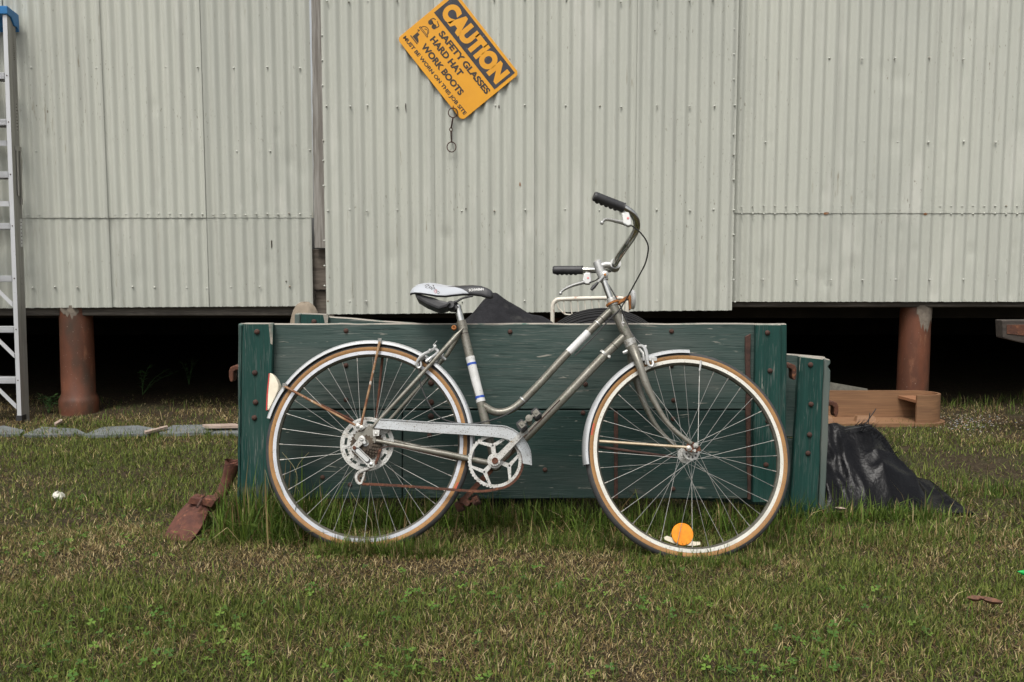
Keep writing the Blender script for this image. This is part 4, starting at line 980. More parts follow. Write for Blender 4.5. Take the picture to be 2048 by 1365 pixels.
# ================================================================== STEP LADDER
lad = thing('step_ladder', G(20, 845), 'aluminium step ladder with blue top cap standing against shed', 'ladder')
def LY(py): return 5.12 + (850 - py) / 850.0 * 0.09
def LP(px, py, dy=0.0): return P(px, py, LY(py) + dy)
xl = lambda py: 5 + (py - 28) * (29.5 / 807)           # left edge of the front flange in pixels
LW = 0.43
def lprism(name, corners, d, m_, par=lad):
    me = MB().prism(corners, d).mesh(name, mt[m_], smooth=False); return obj(name, me, par)
a0, a1 = LP(xl(26), 26), LP(xl(838), 838)
fw_ = 0.024
for off in (0.0, -LW):
    o3 = Vector((off, 0, 0))
    rail = MB().prism([a0 + o3, a0 + o3 + Vector((fw_, 0, 0)), a1 + o3 + Vector((fw_, 0, 0)), a1 + o3], Vector((0, .003, 0)))
    rl_ = rail.build('front_rail', mt['ladder'], lad, smooth=False)
    wbm = MB(); s_ = Vector((fw_, 0, 0)) if off == 0 else Vector((0, 0, 0))
    for k, (d0, d1) in enumerate(((0.0031, .036), (.037, .040), (.041, .085))):
        t0, t1 = a0 + o3 + s_, a1 + o3 + s_
        inset = -.003 if k != 1 else -.0045
        q = Vector((inset if off == 0 else 0.003, 0, 0)); dz = Vector((0, 0, -.05)) if k == 2 else Vector((0, 0, 0))
        wbm.prism([t0 + Vector((0, d0, 0)), t0 + Vector((0, d1, 0)), t1 + Vector((0, d1, 0)) + dz, t1 + Vector((0, d0, 0)) + dz], q)
    if off == 0:                                       # extruded grooves
        for k in range(5):
            d0 = .046 + k * .008; t0, t1 = a0 + o3 + s_, a1 + o3 + s_ + Vector((0, 0, -.05))
            wbm.prism([t0 + Vector((0, d0, 0)), t0 + Vector((0, d0 + .003, 0)), t1 + Vector((0, d0 + .003, 0)), t1 + Vector((0, d0, 0))], Vector((.0012, 0, 0)))
    wbm.build('rail_web', mt['ladderw'], rl_, smooth=False)
    MB().box(a1 + o3 + Vector((fw_ / 2, .02, .004)), (.034, .05, .03)).build('rubber_foot', mt['black'], rl_, smooth=False)
    MB().box(a1 + o3 + Vector((fw_ / 2, .075, -.05)), (.034, .05, .03)).build('rubber_foot', mt['black'], rl_, smooth=False)
for py in (147, 240, 345, 448, 553, 655, 757):
    p = LP(xl(py), py); hgt = .034
    st = MB().box(p + Vector((-LW / 2 + .012, .035, 0)), (LW - .03, .075, .004)); st.box(p + Vector((-LW / 2 + .012, -.001, -hgt / 2 + .004)), (LW - .026, .003, hgt))
    st.box(p + Vector((-LW / 2 + .012, .073, -hgt / 2)), (LW - .03, .003, hgt))
    for k in range(4): st.box(p + Vector((-LW / 2 + .012, -.0035, -k * .0075)), (LW - .026, .0022, .0035))
    so_ = st.build('step', mt['ladder'], lad, smooth=False)
    for rx in (0,): MB().lathe(p + Vector((fw_ / 2, -.001, -.012)), (0, -1, 0), [(0, .004), (.002, .003), (.0022, .0003)], 8).build('rivet', mt['rustd'], so_)
    if py > 500:
        for dd in (.0, .04):
            bq = MB().prism([LP(xl(py) - 48, py + 14, dd + .006), LP(xl(py) - 40, py + 12, dd + .006), LP(xl(py) + 1, py + 52, dd + .006), LP(xl(py) + 1, py + 62, dd + .006)], Vector((0, .004, 0)))
            bq.build('brace', mt['ladder'], so_, smooth=False)
for py in (287, 408): 
    p = LP(xl(py), py, .07); MB().box(p + Vector((-LW / 2 + .012, 0, 0)), (LW - .02, .02, .03)).build('rear_rung', mt['ladder'], lad, smooth=False)
cp0 = LP(0, 21, -.008); xr = LP(36, 40).x
cap = MB(); zt, zbm = LP(0, 13).z, LP(0, 29).z
cap.prism([Vector((a0.x + .034, a0.y - .012, zt)), Vector((a0.x + .034, a0.y - .012, zbm)), Vector((a0.x + .034, a0.y + .03, zbm - .01)), Vector((a0.x + .034, a0.y + .06, zbm - .05)), Vector((a0.x + .034, a0.y + .085, zbm - .05)), Vector((a0.x + .034, a0.y + .1, zbm - .075)), Vector((a0.x + .034, a0.y + .108, zbm - .07)), Vector((a0.x + .034, a0.y + .108, zt - .02))], Vector((-LW - .04, 0, 0)))
me = cap.mesh('top_cap', mt['lblue'], smooth=False); bevel_mesh(me, .004, 2); obj('top_cap', me, lad)
hx = LP(39, 300).x
for (y0, y1, dd) in ((300, 392, .046), (302, 410, .074)):
    p0, p1 = LP(0, y0, dd), LP(0, y1, dd); x0 = a0.x + (a1.x - a0.x) * (y0 - 26) / 812 + fw_ + .004; x1_ = a0.x + (a1.x - a0.x) * (y1 - 26) / 812 + fw_ + .004
    MB().prism([Vector((x0, p0.y - .006, p0.z)), Vector((x0, p0.y + .006, p0.z)), Vector((x1_, p1.y + .006, p1.z)), Vector((x1_, p1.y - .006, p1.z))], Vector((.006, 0, 0))).build('spreader_bar', mt['ladderw'], lad, smooth=False)
p0 = LP(0, 298, .06); x0 = a0.x + (a1.x - a0.x) * (298 - 26) / 812 + fw_ + .005
MB().box((x0, p0.y, p0.z), (.007, .055, .026)).build('spreader_hinge', mt['ladderw'], lad, smooth=False)
def sticker(py0, py1, d0, d1, m_, marks):
    q = []
    for py, d in ((py0, d0), (py0, d1), (py1, d1), (py1, d0)):
        x = a0.x + (a1.x - a0.x) * (py - 26) / 812 + fw_ + .0014; p = LP(0, py, d); q.append(Vector((x, p.y, p.z)))
    o_ = MB().prism(q, Vector((.0005, 0, 0))).build('sticker', mt[m_], lad, smooth=False)
    mk = MB()
    for i in range(marks):
        t = .12 + .76 * i / max(1, marks - 1); a = q[0].lerp(q[3], t); b = q[1].lerp(q[2], t + .02); k0 = random.uniform(.15, .35); k1 = random.uniform(.6, .9)
        c = a.lerp(b, k0); d = a.lerp(b, k1); mk.prism([c + Vector((.0007, 0, .002)), d + Vector((.0007, 0, .003)), d + Vector((.0007, 0, -.002)), c + Vector((.0007, 0, -.0025))], Vector((.0004, 0, 0)))
    mk.build('worn_print', mt['ink'], o_, smooth=False)
sticker(438, 494, .056, .078, 'white', 7); sticker(200, 268, .052, .076, 'ladderw', 9); sticker(84, 124, .052, .064, 'ladderw', 8)

# ================================================================== BUTTED THINGS ON THE LAWN
# ploughshare
pl = thing('plough_point', G(395, 1080), 'rusty iron plough point on bent shank beside wagon side', 'plough point')
def Yg(px, py): return G(px, py).y
grid = [[(318, 1090, 2.93), (342, 1094, 2.92), (368, 1092, 2.92), (386, 1078, 2.92)], [(331, 1066, 2.985), (354, 1062, 2.962), (380, 1061, 2.955), (402, 1055, 2.965)], [(346, 1040, 3.03), (368, 1033, 3.005), (394, 1032, 2.995), (413, 1031, 3.01)], [(362, 1019, 3.07), (381, 1012, 3.045), (406, 1013, 3.035), (421, 1016, 3.05)], [(373, 1007, 3.09), (388, 1000, 3.065), (412, 1002, 3.055), (426, 1006, 3.07)]]
gv = [[P(*p) for p in row] for row in grid]
def grid_mb(gv, k=4, th=Vector((0, .012, -.006)), amp=0.0):
    rows = [spl(r, k) for r in gv]; cols = list(zip(*rows)); cols = [spl(list(c), k) for c in cols]
    nr, nc = len(cols[0]), len(cols); vs = []; fs = []
    for lay in (0, 1):
        for i in range(nr):
            for j in range(nc): vs.append(cols[j][i] + th * lay + Vector((random.uniform(-amp, amp),) * 3))
    for i in range(nr - 1):
        for j in range(nc - 1):
            a = i * nc + j; fs.append((a, a + 1, a + 1 + nc, a + nc)); b = a + nr * nc; fs.append((b + nc, b + nc + 1, b + 1, b))
    o2 = nr * nc; bd = [j for j in range(nc)] + [i * nc + nc - 1 for i in range(1, nr)] + [(nr - 1) * nc + j for j in range(nc - 2, -1, -1)] + [i * nc for i in range(nr - 2, 0, -1)]
    for a, b in zip(bd, bd[1:] + bd[:1]): fs.append((a, b, b + o2, a + o2))
    return MB().add(vs, fs)
grid_mb(gv, 5, amp=.0008).build('blade', mt['plough'], pl, ang=30)
sk = [P(404, 1022, 3.07), P(422, 1012, 3.10), P(437, 996, 3.13), P(449, 976, 3.15), P(457, 955, 3.155), P(463, 935, 3.15), P(467, 925, 3.15)]
sh_ = MB().tube(spl(sk, 5), [.018, .019, .020, .021, .022, .026, .031], 18, caps=False)
sh_.tube(spl(sk, 5)[-14:], [.0175, .022, .0265], 18, caps=False)
sh_.tube([P(467, 925, 3.15) + Vector((math.cos(a) * .0285, math.sin(a) * .027, math.cos(a) * .006)) for a in [2 * math.pi * k / 24 for k in range(24)]], .0035, 6, close=True)
sh_.build('shank', mt['plough'], pl)
MB().tube(Bs([(392, 1001)]) + [P(392, 1000, 3.03), P(405, 992, 3.03), P(430, 998, 3.05)], .003, 6).build('clip', mt['rust'], pl) if False else None
slabpart('clamp_plate', [(374, 1008), (381, 995), (402, 998), (396, 1011)], 3.03, .05, [mt['plough']], pl, wd=.002)
slabpart('clamp_plate', [(400, 1010), (406, 997), (432, 1001), (423, 1016)], 3.028, .05, [mt['plough']], pl, wd=.002)
MB().tube([P(394, 1015, 3.0), P(401, 1003, 3.02), P(404, 996, 3.05)], .004, 8).build('bolt', mt['rustd'], pl)
MB().tube([P(390, 992, 3.06), P(401, 993.5, 3.05), P(404, 995, 3.05)], .0035, 6).build('wire_tie', mt['rust'], pl)
MB().tube([P(414, 997, 3.06), P(424, 998, 3.05), P(434, 999, 3.06)], .0035, 6).build('wire_tie', mt['rust'], pl)
# slates along the drip line
SLT = (([(-80, 862), (8, 851), (50, 860), (40, 868), (-80, 872)], 'grey slate at the foot of the step ladder'),
       ([(46, 869), (84, 853), (152, 858), (172, 866), (60, 872)], 'pointed grey slate just right of the ladder foot'),
       ([(168, 869), (206, 853), (276, 852), (318, 858), (300, 868), (190, 872)], 'broad grey slate in front of the left clay pier'),
       ([(318, 866), (346, 850), (428, 849), (452, 857), (412, 866), (330, 869)], 'wide grey slate left of the wagon side'),
       ([(422, 866), (470, 851), (510, 858), (480, 868)], 'grey slate half hidden by the end of the wagon side'))
for poly, lab in SLT:
    mb = MB().prism([G(x, y, 0.008) + Vector((0, 0, random.uniform(-.003, .003))) for x, y in poly], (0, 0, -.016))
    solo('slate', mb, mt['slate'], lab, 'slate', 'slates along the shed', smooth=False)
for poly, z_, lab in (([(404, 849), (470, 847), (484, 852), (412, 853)], .035, 'flat pale board lying across the slates'), ([(288, 862), (334, 851), (336, 853), (291, 865)], .03, 'narrow pale splinter of wood between two slates'), ([(108, 846), (122, 838), (125, 840.5), (111, 849)], .03, 'short pale chip of wood before the left pier')):
    solo('wood_scrap', MB().prism([G(x, y, z_) for x, y in poly], (0, 0, -.012)), mt['scrap'], lab, 'wood scrap', smooth=False)
# boulder, shade cloth, car tyre, white rack behind the wagon side
def lump(px, py, Y, rx, rz, ry, z0=0.0, seed=1, pw=2.4):
    c = P(px, py, Y); h = c.z - z0; r_ = random.Random(seed); mb = MB(); vs = []; fs = []; ns, nr = 36, 22
    for i in range(nr + 1):
        t = math.sin(math.pi / 2 * i / nr) ** .7; z = z0 + h * t; q = (1 - min(1, t) ** pw) ** (1 / pw) 
        for k in range(ns):
            a = 2 * math.pi * k / ns; n_ = 1 + .07 * math.sin(3 * a + seed) + .05 * math.sin(5 * a + 4 * t + seed) + r_.uniform(-.012, .012)
            vs.append((c.x + rx * q * n_ * math.cos(a), c.y + ry * q * n_ * math.sin(a), z + r_.uniform(-.004, .004)))
    for i in range(nr):
        for k in range(ns): fs.append((i * ns + k, i * ns + (k + 1) % ns, (i + 1) * ns + (k + 1) % ns, (i + 1) * ns + k))
    fs.append(tuple(nr * ns + k for k in range(ns))); return mb.add(vs, fs)
solo('concrete_block', lump(610, 605, 3.75, .088, .1, .1, z0=-.02, seed=3, pw=3.2), mt['stone'], 'rounded tan concrete block peeking over the wagon side', 'concrete block', ang=70)
# draped black cloth: silhouettes at real depth, closed down to the ground
def drape(sil, Y, dy0, dy1, base=0.0, seed=2, nxx=80, nyy=40, fold=.012):
    r_ = random.Random(seed); A = [P(x, y, Y) for x, y in sil]; ax = [p.x for p in A]; az = [p.z for p in A]
    vs = []; fs = []; xs_ = np.linspace(ax[0], ax[-1], nxx)
    for j in range(nyy + 1):
        t = -1 + 2 * j / nyy; y = Y + (t * dy0 if t < 0 else t * dy1)
        for x in xs_:
            z = np.interp(x, ax, az); h = (1 - abs(t) ** 1.6)
            zz = base + (z - base) * h
            zz += fold * math.sin(x * 41 + 7 * t + seed) * math.sin(t * 5 + x * 13) * min(1, 3 * h) * .6 + (float(vnoise(x * 5, y * 5, 2.7)) - .5) * fold * 1.6 * min(1, 3 * h)
            vs.append((x + (float(vnoise(y * 7, x * 3, 1.7)) - .5) * .02, y, max(zz, base)))
    for j in range(nyy):
        for i in range(nxx - 1):
            a = j * nxx + i; fs.append((a, a + 1, a + 1 + nxx, a + nxx))
    bd = [i for i in range(nxx)] + [j * nxx + nxx - 1 for j in range(1, nyy + 1)] + [nyy * nxx + i for i in range(nxx - 2, -1, -1)] + [j * nxx for j in range(nyy - 1, 0, -1)]
    b0 = len(vs); vs += [(vs[i][0], vs[i][1], base - .03) for i in bd]; m = len(bd)
    for k in range(m): fs.append((bd[k], bd[(k + 1) % m], b0 + (k + 1) % m, b0 + k))
    return MB().add(vs, fs)
solo('shade_cloth_heap', drape([(880, 652), (918, 647), (940, 626), (962, 604), (980, 592), (990, 591), (1010, 602), (1034, 614), (1056, 622), (1080, 632), (1108, 646), (1125, 660)], 3.72, .34, .4), mt['fabric'], 'black shade cloth heap rising behind the saddle', 'cloth heap', ang=60)
# car tyre
tc_ = P(1205, 612, 4.25); RT = .345; tc_ = Vector((tc_.x, 4.25, max(RT + .0, tc_.z - RT)))
ax_ = Vector((.06, 1, .42)).normalized(); tp = []
for h, r in ((-.085, .20), (-.098, .25), (-.095, .30), (-.082, .328)): tp.append((h, r))
for k in range(6):
    h0 = -.072 + k * .026; tp += [(h0, .343 - abs(h0) * .1), (h0 + .018, .343 - abs(h0 + .018) * .1), (h0 + .019, .329), (h0 + .025, .329)]
for h, r in ((.082, .328), (.095, .30), (.098, .25), (.085, .20)): tp.append((h, r))
tyr = thing('car_tyre', (tc_.x, tc_.y, 0), 'worn black car tyre standing behind the handlebar stem', 'car tyre')
MB().lathe(tc_, ax_, tp, 72).build('tread_and_sidewall', mt['tyre'], tyr, ang=30)
MB().lathe(tc_, ax_, [(-.085, .2), (-.06, .185), (.06, .185), (.085, .2)], 60).build('bead', mt['tyre'], tyr)
# white rusty rack
rk = thing('bed_rail', P(1180, 700, 4.6), 'white enamel bed rail with rust behind the car tyre', 'bed rail'); rk.location.z = 0
RY = 4.6
top_ = spl([P(1105, 690, RY), P(1105, 625, RY), P(1106, 610, RY), P(1111, 602, RY), P(1122, 599, RY), P(1180, 597, RY), P(1235, 596.5, RY), P(1246, 598, RY), P(1252, 604, RY), P(1254, 615, RY), P(1255, 690, RY)], 6)
tl = top_[-1]; 
MB().tube([Vector((top_[0].x, RY, -.01))] + top_ + [Vector((tl.x, RY, -.01))], .0105, 12).build('frame_tube', mt['enamel'], rk)
lowr = [P(x, 628 + 4 * math.sin((x - 1120) / 40), RY) for x in range(1116, 1246, 8)]
MB().tube([P(1112, 602, RY), P(1118, 618, RY), P(1126, 626, RY)] + lowr[2:] + [P(1250, 604, RY)], .0035, 8).build('wire', mt['enamel'], rk)
for x in range(1130, 1246, 14): MB().tube([P(x - 3, 600, RY), P(x, 630, RY)], .003, 6).build('wire', mt['enamel'], rk)

# wooden tray with a bent end
wt = thing('wooden_tray', G(1760, 850), 'new pine tray with rounded bent end lying near right pier', 'wooden tray')
ty0, ty1 = 5.02, 5.22; zt0 = P(1800, 781, ty1).z; zb0 = -.02
xL, xC = P(1625, 800, ty1).x, P(1838, 800, 5.12).x; rad = (ty1 - ty0) / 2; yc = (ty0 + ty1) / 2
xF = P(1833, 830, ty0).x
path = [Vector((xL, ty1, 0)), Vector((xC, ty1, 0))] + [Vector((xC + rad * 1.15 * math.sin(a), yc + rad * math.cos(a), 0)) for a in [math.pi * k / 16 for k in range(1, 16)]] + [Vector((xC, ty0, 0)), Vector((xF, ty0, 0))]
def wallstrip(path, z0, z1, th):
    mb = MB(); vs = []; fs = []; fr_ = []
    for i, p in enumerate(path):
        t = (path[min(i + 1, len(path) - 1)] - path[max(i - 1, 0)]).normalized(); nrm = Vector((-t.y, t.x, 0))
        for q in (p, p + nrm * -th): vs += [q + Vector((0, 0, z0)), q + Vector((0, 0, z1))]
    for i in range(len(path) - 1):
        a = i * 4; b = a + 4
        fs += [(a, a + 1, b + 1, b), (a + 3, a + 2, b + 2, b + 3), (a + 1, a + 3, b + 3, b + 1), (a + 2, a, b, b + 2)]
    fs += [(0, 2, 3, 1), tuple(len(vs) - 4 + k for k in (0, 1, 3, 2))]
    return mb.add(vs, fs)
wallstrip(path, zb0, zt0, .016).build('side_wall', mt['pine'], wt, ang=40)
ins = [Vector((P(1793, 800, ty1).x, ty1 - .02, 0)), Vector((xC, ty1 - .02, 0))] + [Vector((xC + (rad - .02) * 1.15 * math.sin(a), yc + (rad - .02) * math.cos(a), 0)) for a in [math.pi * k / 12 for k in range(1, 12)]] + [Vector((xC, ty0 + .02, 0)), Vector((xF, ty0 + .003, 0))]
MB().prism([p + Vector((0, 0, zt0 - .028)) for p in ins], (0, 0, -.016)).build('lid', mt['pine2'], wt, smooth=False)
base = [Vector((xL, ty1 + .02, zb0)), Vector((xC, ty1 + .02, zb0))] + [Vector((xC + (rad + .025) * 1.15 * math.sin(a), yc + (rad + .025) * math.cos(a), zb0)) for a in [math.pi * k / 14 for k in range(1, 14)]] + [Vector((xC, ty0 - .025, zb0)), Vector((xL, ty0 - .025, zb0))]
MB().prism(base, (0, 0, .035)).build('base_board', mt['pine'], wt, smooth=False)
for x0, x1 in ((1646, 1668), (1712, 1754)):
    MB().prism([P(x0, 848, ty0 + .02), P(x0 + 3, 833, ty0 + .05), P(x1 - 5, 833, ty0 + .05), P(x1, 848, ty0 + .02)], (0, .04, 0)).build('block', mt['pine'], wt, smooth=False)
# flat grey sheet leaning behind the tray
solo('grey_offcut', MB().prism([P(1640, 800, 5.3), P(1655, 764, 5.34), P(1735, 778, 5.34), P(1740, 812, 5.3)], (0, .006, 0)), mt['rimwell'], 'dark grey sheet offcut leaning behind the wooden tray', 'offcut', smooth=False)
# black plastic with a frayed edge
bpl = thing('plastic_bundle', G(1740, 1000), 'crumpled black plastic bundle with frayed bristly edge beside wagon side', 'plastic bundle')
def crumple():
    sil = [(1600, 930), (1622, 885), (1648, 862), (1668, 857), (1700, 856), (1733, 853), (1750, 866), (1776, 893), (1798, 924), (1816, 948), (1834, 962), (1856, 972), (1878, 996)]
    Y0 = 3.55; A = [P(x, y, Y0) for x, y in sil]; ax = [p.x for p in A]; az = [p.z for p in A]; nx_, ny_ = 110, 60; vs = []; fs = []
    xs_ = np.linspace(ax[0], ax[-1], nx_); ts = np.linspace(-1, 1, ny_)
    X, T = np.meshgrid(xs_, ts); Yv = np.where(T < 0, Y0 + T * .27, Y0 + T * .2); top = np.interp(X, ax, az)
    Hh = (1 - np.abs(T) ** 1.35); wx = X + .10 * (vnoise(X, Yv, 4) - .5); wy = Yv * .8 + .12 * (vnoise(X + 9, Yv, 4) - .5)
    ridge = lambda s_, o_: 1 - np.abs(2 * vnoise(wx + o_, wy + o_ * .7, s_) - 1)
    Z = top * Hh + np.minimum(1, 2.5 * Hh) * (.055 * (ridge(5, 0) - .6) + .030 * (ridge(11, 3) - .6) + .012 * (ridge(24, 7) - .6))
    Yd = Yv - np.minimum(1, 2.5 * Hh) * .03 * (ridge(8, 5) - .6); Z = np.maximum(Z, -.012)
    v = np.stack([X.ravel(), Yd.ravel(), Z.ravel()], 1).tolist()
    for j_ in range(ny_ - 1):
        for i_ in range(nx_ - 1): a = j_ * nx_ + i_; fs.append((a, a + 1, a + 1 + nx_, a + nx_))
    bd = [i_ for i_ in range(nx_)] + [j_ * nx_ + nx_ - 1 for j_ in range(1, ny_)] + [(ny_ - 1) * nx_ + i_ for i_ in range(nx_ - 2, -1, -1)] + [j_ * nx_ for j_ in range(ny_ - 2, 0, -1)]
    b0 = len(v); v += [(v[q][0], v[q][1], -.04) for q in bd]; m = len(bd)
    for k in range(m): fs.append((bd[k], bd[(k + 1) % m], b0 + (k + 1) % m, b0 + k))
    return MB().add(v, fs)
crumple().build('plastic_sheet', mt['tarp'], bpl, ang=28)
fr = MB(); edge = [P(x, y, 3.50) for x, y in ((1722, 855), (1735, 853), (1752, 867), (1776, 894), (1798, 926), (1818, 957), (1838, 975), (1862, 981), (1880, 988))]
eg = spl(edge, 8)
for k in range(520):
    i = random.randrange(len(eg) - 1); p = eg[i].lerp(eg[i + 1], random.random()) + Vector((random.uniform(-.015, .0), random.uniform(-.05, .06), random.uniform(-.015, .0)))
    d = Vector((random.uniform(.3, 1), random.uniform(-.3, .3), random.uniform(.1, .9))).normalized() * random.uniform(.02, .055); q = p + d
    s_ = Vector((0, .0011, .0009)); fr.add([p - s_, p + s_, q], [(0, 1, 2)])
o = fr.build('frayed_fringe', mt['tarp'], bpl, fix=False, smooth=False); o['kind'] = 'stuff'
st3 = MB()
for a, b in (((1722, 862), (1752, 818)), ((1735, 858), (1740, 826)), ((1690, 860), (1741, 851))): st3.tube([P(*a, 3.5), P(*b, 3.5)], .002, 5)
st3.build('loose_strands', mt['black'], bpl)
# timber end at the right border
tb = thing('timber_beam', P(2030, 720, 4.7), 'weathered timber beam end with rusty plate at right border', 'timber beam'); tb.location.z = 0
yb = 4.7; q0 = P(2004, 640, yb); q1 = P(2006, 678, yb)
me = MB().prism([P(2004, 641, yb), P(2160, 641, yb), P(2160, 700, yb), P(2048, 687, yb), P(2006, 677, yb)], (0, .07, 0)).mesh('beam', M('beam_end', (0.065, 0.052, 0.042), 0.9, 0, (0.035, 0.028, 0.024), 20, (0.3, 3, 3), bump=0.5, bscale=60), smooth=False); bevel_mesh(me, .006, 2); obj('beam', me, tb)
slabpart('rusty_plate', [(2014, 650), (2120, 650), (2120, 680), (2014, 668)], yb - .004, .004, [mt['rust']], tb, wd=.001)
wbox('prop', P(2110, 700, yb).x, P(2150, 700, yb).x, yb + .05, yb + .15, -.02, P(2100, 688, yb).z, mt['darkw'], tb)
# litter
def leafthing(px, py, z_, L_, rz, m_, lab, cat, curl=.3):
    c = G(px, py, z_); mb = MB(); vs = []; fs = []; nn = 8
    for i in range(nn + 1):
        t = i / nn; wv = math.sin(math.pi * min(1, t * 1.02)) ** .8 * L_ * .28
        for s_ in (-1, 0, 1):
            p = Vector(((t - .5) * L_, s_ * wv, abs(s_) * wv * .7 + curl * L_ * (t - .5) ** 2)); p.rotate(Matrix.Rotation(rz, 3, 'Z')); vs.append(c + p)
    b0 = len(vs); vs += [v - Vector((0, 0, .0008)) for v in vs]
    for i in range(nn):
        for k in range(2): a = i * 3 + k; fs += [(a, a + 1, a + 4, a + 3), (b0 + a + 3, b0 + a + 4, b0 + a + 1, b0 + a)]
    return solo('fallen_leaf', mb.add(vs, fs), mt[m_], lab, cat, 'fallen leaves', fix=False)
leafthing(1952, 1203, .03, .055, .15, 'leafb', 'curled brown dead leaf, left of the pair at lower right', 'leaf', .8)
leafthing(1982, 1208, .03, .06, -.7, 'leafb', 'curled brown dead leaf, right of the pair at lower right', 'leaf', .8)
leafthing(1681, 1020, .03, .04, -.4, 'scrap', 'pale dry leaf in grass below the plastic bundle', 'leaf', .6)
cb_ = MB().ball(G(117, 993, .018), .021, 9, 6, sc=(1, .8, .75)); cb_.v = [tuple(Vector(v) + Vector((random.uniform(-.007, .007), random.uniform(-.006, .006), random.uniform(-.007, .009)))) for v in cb_.v]
solo('white_crumb', cb_, mt['paper'], 'small crumpled white scrap lying alone in the left grass', 'scrap', smooth=False, fix=False)
c_ = G(2046, 1146, .03); solo('green_marker_tip', MB().tube([c_ + Vector((-.016, 0, .004)), c_ + Vector((-.006, 0, .002)), c_, c_ + Vector((.06, .02, -.005))], [.001, .005, .0075, .008], 12), mt['greenp'], 'bright green plastic tip poking in at right border', 'plastic tip')
# bits of broken coloured gravel by the tray
pb = MB()
pc = [((0.33, 0.29, 0.23), 'a'), ((0.2, 0.22, 0.25), 'b'), ((0.35, 0.2, 0.12), 'c')]; pm_ = [M('pebble_' + q, c, .8) for c, q in pc]
for k in range(230):
    x = random.gauss(1935, 42); y = random.gauss(846, 9); p = G(x, y, .006); s_ = random.uniform(.002, .006)
    pb.ball(p, s_, 5, 3, mi=random.choice((0, 0, 0, 1, 2)), sc=(1, 1, .6))
o = pb.build('pebbles', pm_, None, fix=False, smooth=False); o['kind'] = 'stuff'; o['label'] = 'scatter of small pale pebbles right of the wooden tray'; o['category'] = 'pebbles'

# ================================================================== WEEDS UNDER THE SHED
def weed(px, py, hgt, spread, nl, lab, seed, z_=0.0):
    r_ = random.Random(seed); b = G(px, py, z_); t = thing('weed', b, lab, 'weed', 'weeds by the shed'); stm = MB(); lf = MB()
    for s_ in range(max(2, nl // 14)):
        d = Vector((r_.uniform(-spread, spread), r_.uniform(-.6, .6) * spread, hgt * r_.uniform(.6, 1)))
        pts = [b, b + d * .5 + Vector((r_.uniform(-.02, .02), 0, .02)), b + d]; pts = spl(pts, 5); stm.tube(pts, [.0022, .001], 5)
        for i in range(14):
            p = pts[r_.randrange(3, len(pts))]; a = r_.uniform(0, 6.28); q = Vector((math.cos(a), math.sin(a), r_.uniform(-.3, .6))) * r_.uniform(.02, .05)
            sd = Vector((-math.sin(a), math.cos(a), 0)) * .009
            lf.add([p, p + q * .5 + sd, p + q, p + q * .5 - sd], [(0, 1, 2, 3)])
    stm.build('stems', mt['weed'], t); lf.build('leaves', mt['weed'], t, fix=False, smooth=False)
weed(97, 826, .12, .06, 60, 'small leafy weed left of the left clay pier', 1)
weed(285, 790, .22, .20, 70, 'sprawling weed in the dark right of the left pier', 2)
weed(378, 770, .22, .10, 70, 'upright leafy weed in the dark beside the wagon side', 3)
weed(1500, 760, .08, .1, 30, 'low weed deep under the shed right of the front wheel', 4) if False else None

# ================================================================== LAWN
def blades(name, X, Y, hgt, wid, az, lean, col, Z=None, bend=0.5, label=None):
    n_ = len(X); Z = gz(X, Y) - .004 if Z is None else Z
    dx, dy = np.cos(az), np.sin(az); sx, sy = -dy, dx
    def ringp(t, lf, wf):
        hx = hgt * lf * np.sin(lean * (1 + bend * t)); hz = hgt * t * np.cos(lean * (1 + bend * t))
        cx = X + dx * hx; cy = Y + dy * hx; cz = Z + hz
        return np.stack([cx - sx * wid * wf, cy - sy * wid * wf, cz], 1), np.stack([cx + sx * wid * wf, cy + sy * wid * wf, cz], 1)
    a0, b0 = ringp(0.0, 0.0, .5); a1, b1 = ringp(.55, .5, .42); tip = (ringp(1.0, 1.0, 0)[0])
    V = np.stack([a0, b0, a1, b1, tip], 1).reshape(-1, 3)
    i = np.arange(n_) * 5
    quads = np.stack([i, i + 1, i + 3, i + 2], 1); tris = np.stack([i + 2, i + 3, i + 4], 1)
    me = bpy.data.meshes.new(name); me.vertices.add(len(V)); me.vertices.foreach_set('co', V.astype(np.float32).ravel())
    loops = np.concatenate([quads, tris], 1).ravel()
    me.loops.add(len(loops)); me.loops.foreach_set('vertex_index', loops.astype(np.int32))
    ls = np.stack([np.arange(n_) * 7, np.arange(n_) * 7 + 4], 1).ravel()
    me.polygons.add(2 * n_); me.polygons.foreach_set('loop_start', ls.astype(np.int32))
    me.update(calc_edges=True)
    at = me.attributes.new('tint', 'FLOAT_COLOR', 'POINT')
    c4 = np.concatenate([col, np.ones((n_, 1))], 1); c5 = np.repeat(c4, 5, 0)
    at.data.foreach_set('color', c5.astype(np.float32).ravel())
    me.materials.append(mt['blade'])
    o_ = bpy.data.objects.new(name, me); COL.objects.link(o_); o_['kind'] = 'stuff'
    if label: o_['label'] = label; o_['category'] = 'grass'
    return o_
GREEN = np.array([[.122, .162, .026], [.092, .130, .021], [.170, .206, .039], [.070, .100, .021], [.212, .230, .060]])
STRAW = np.array([[.265, .193, .080], [.38, .292, .138], [.185, .129, .051], [.118, .081, .034], [.49, .395, .213]])
def pick(pal, n_): return pal[rng.integers(0, len(pal), n_)] * rng.uniform(.55, 1.2, (n_, 1))
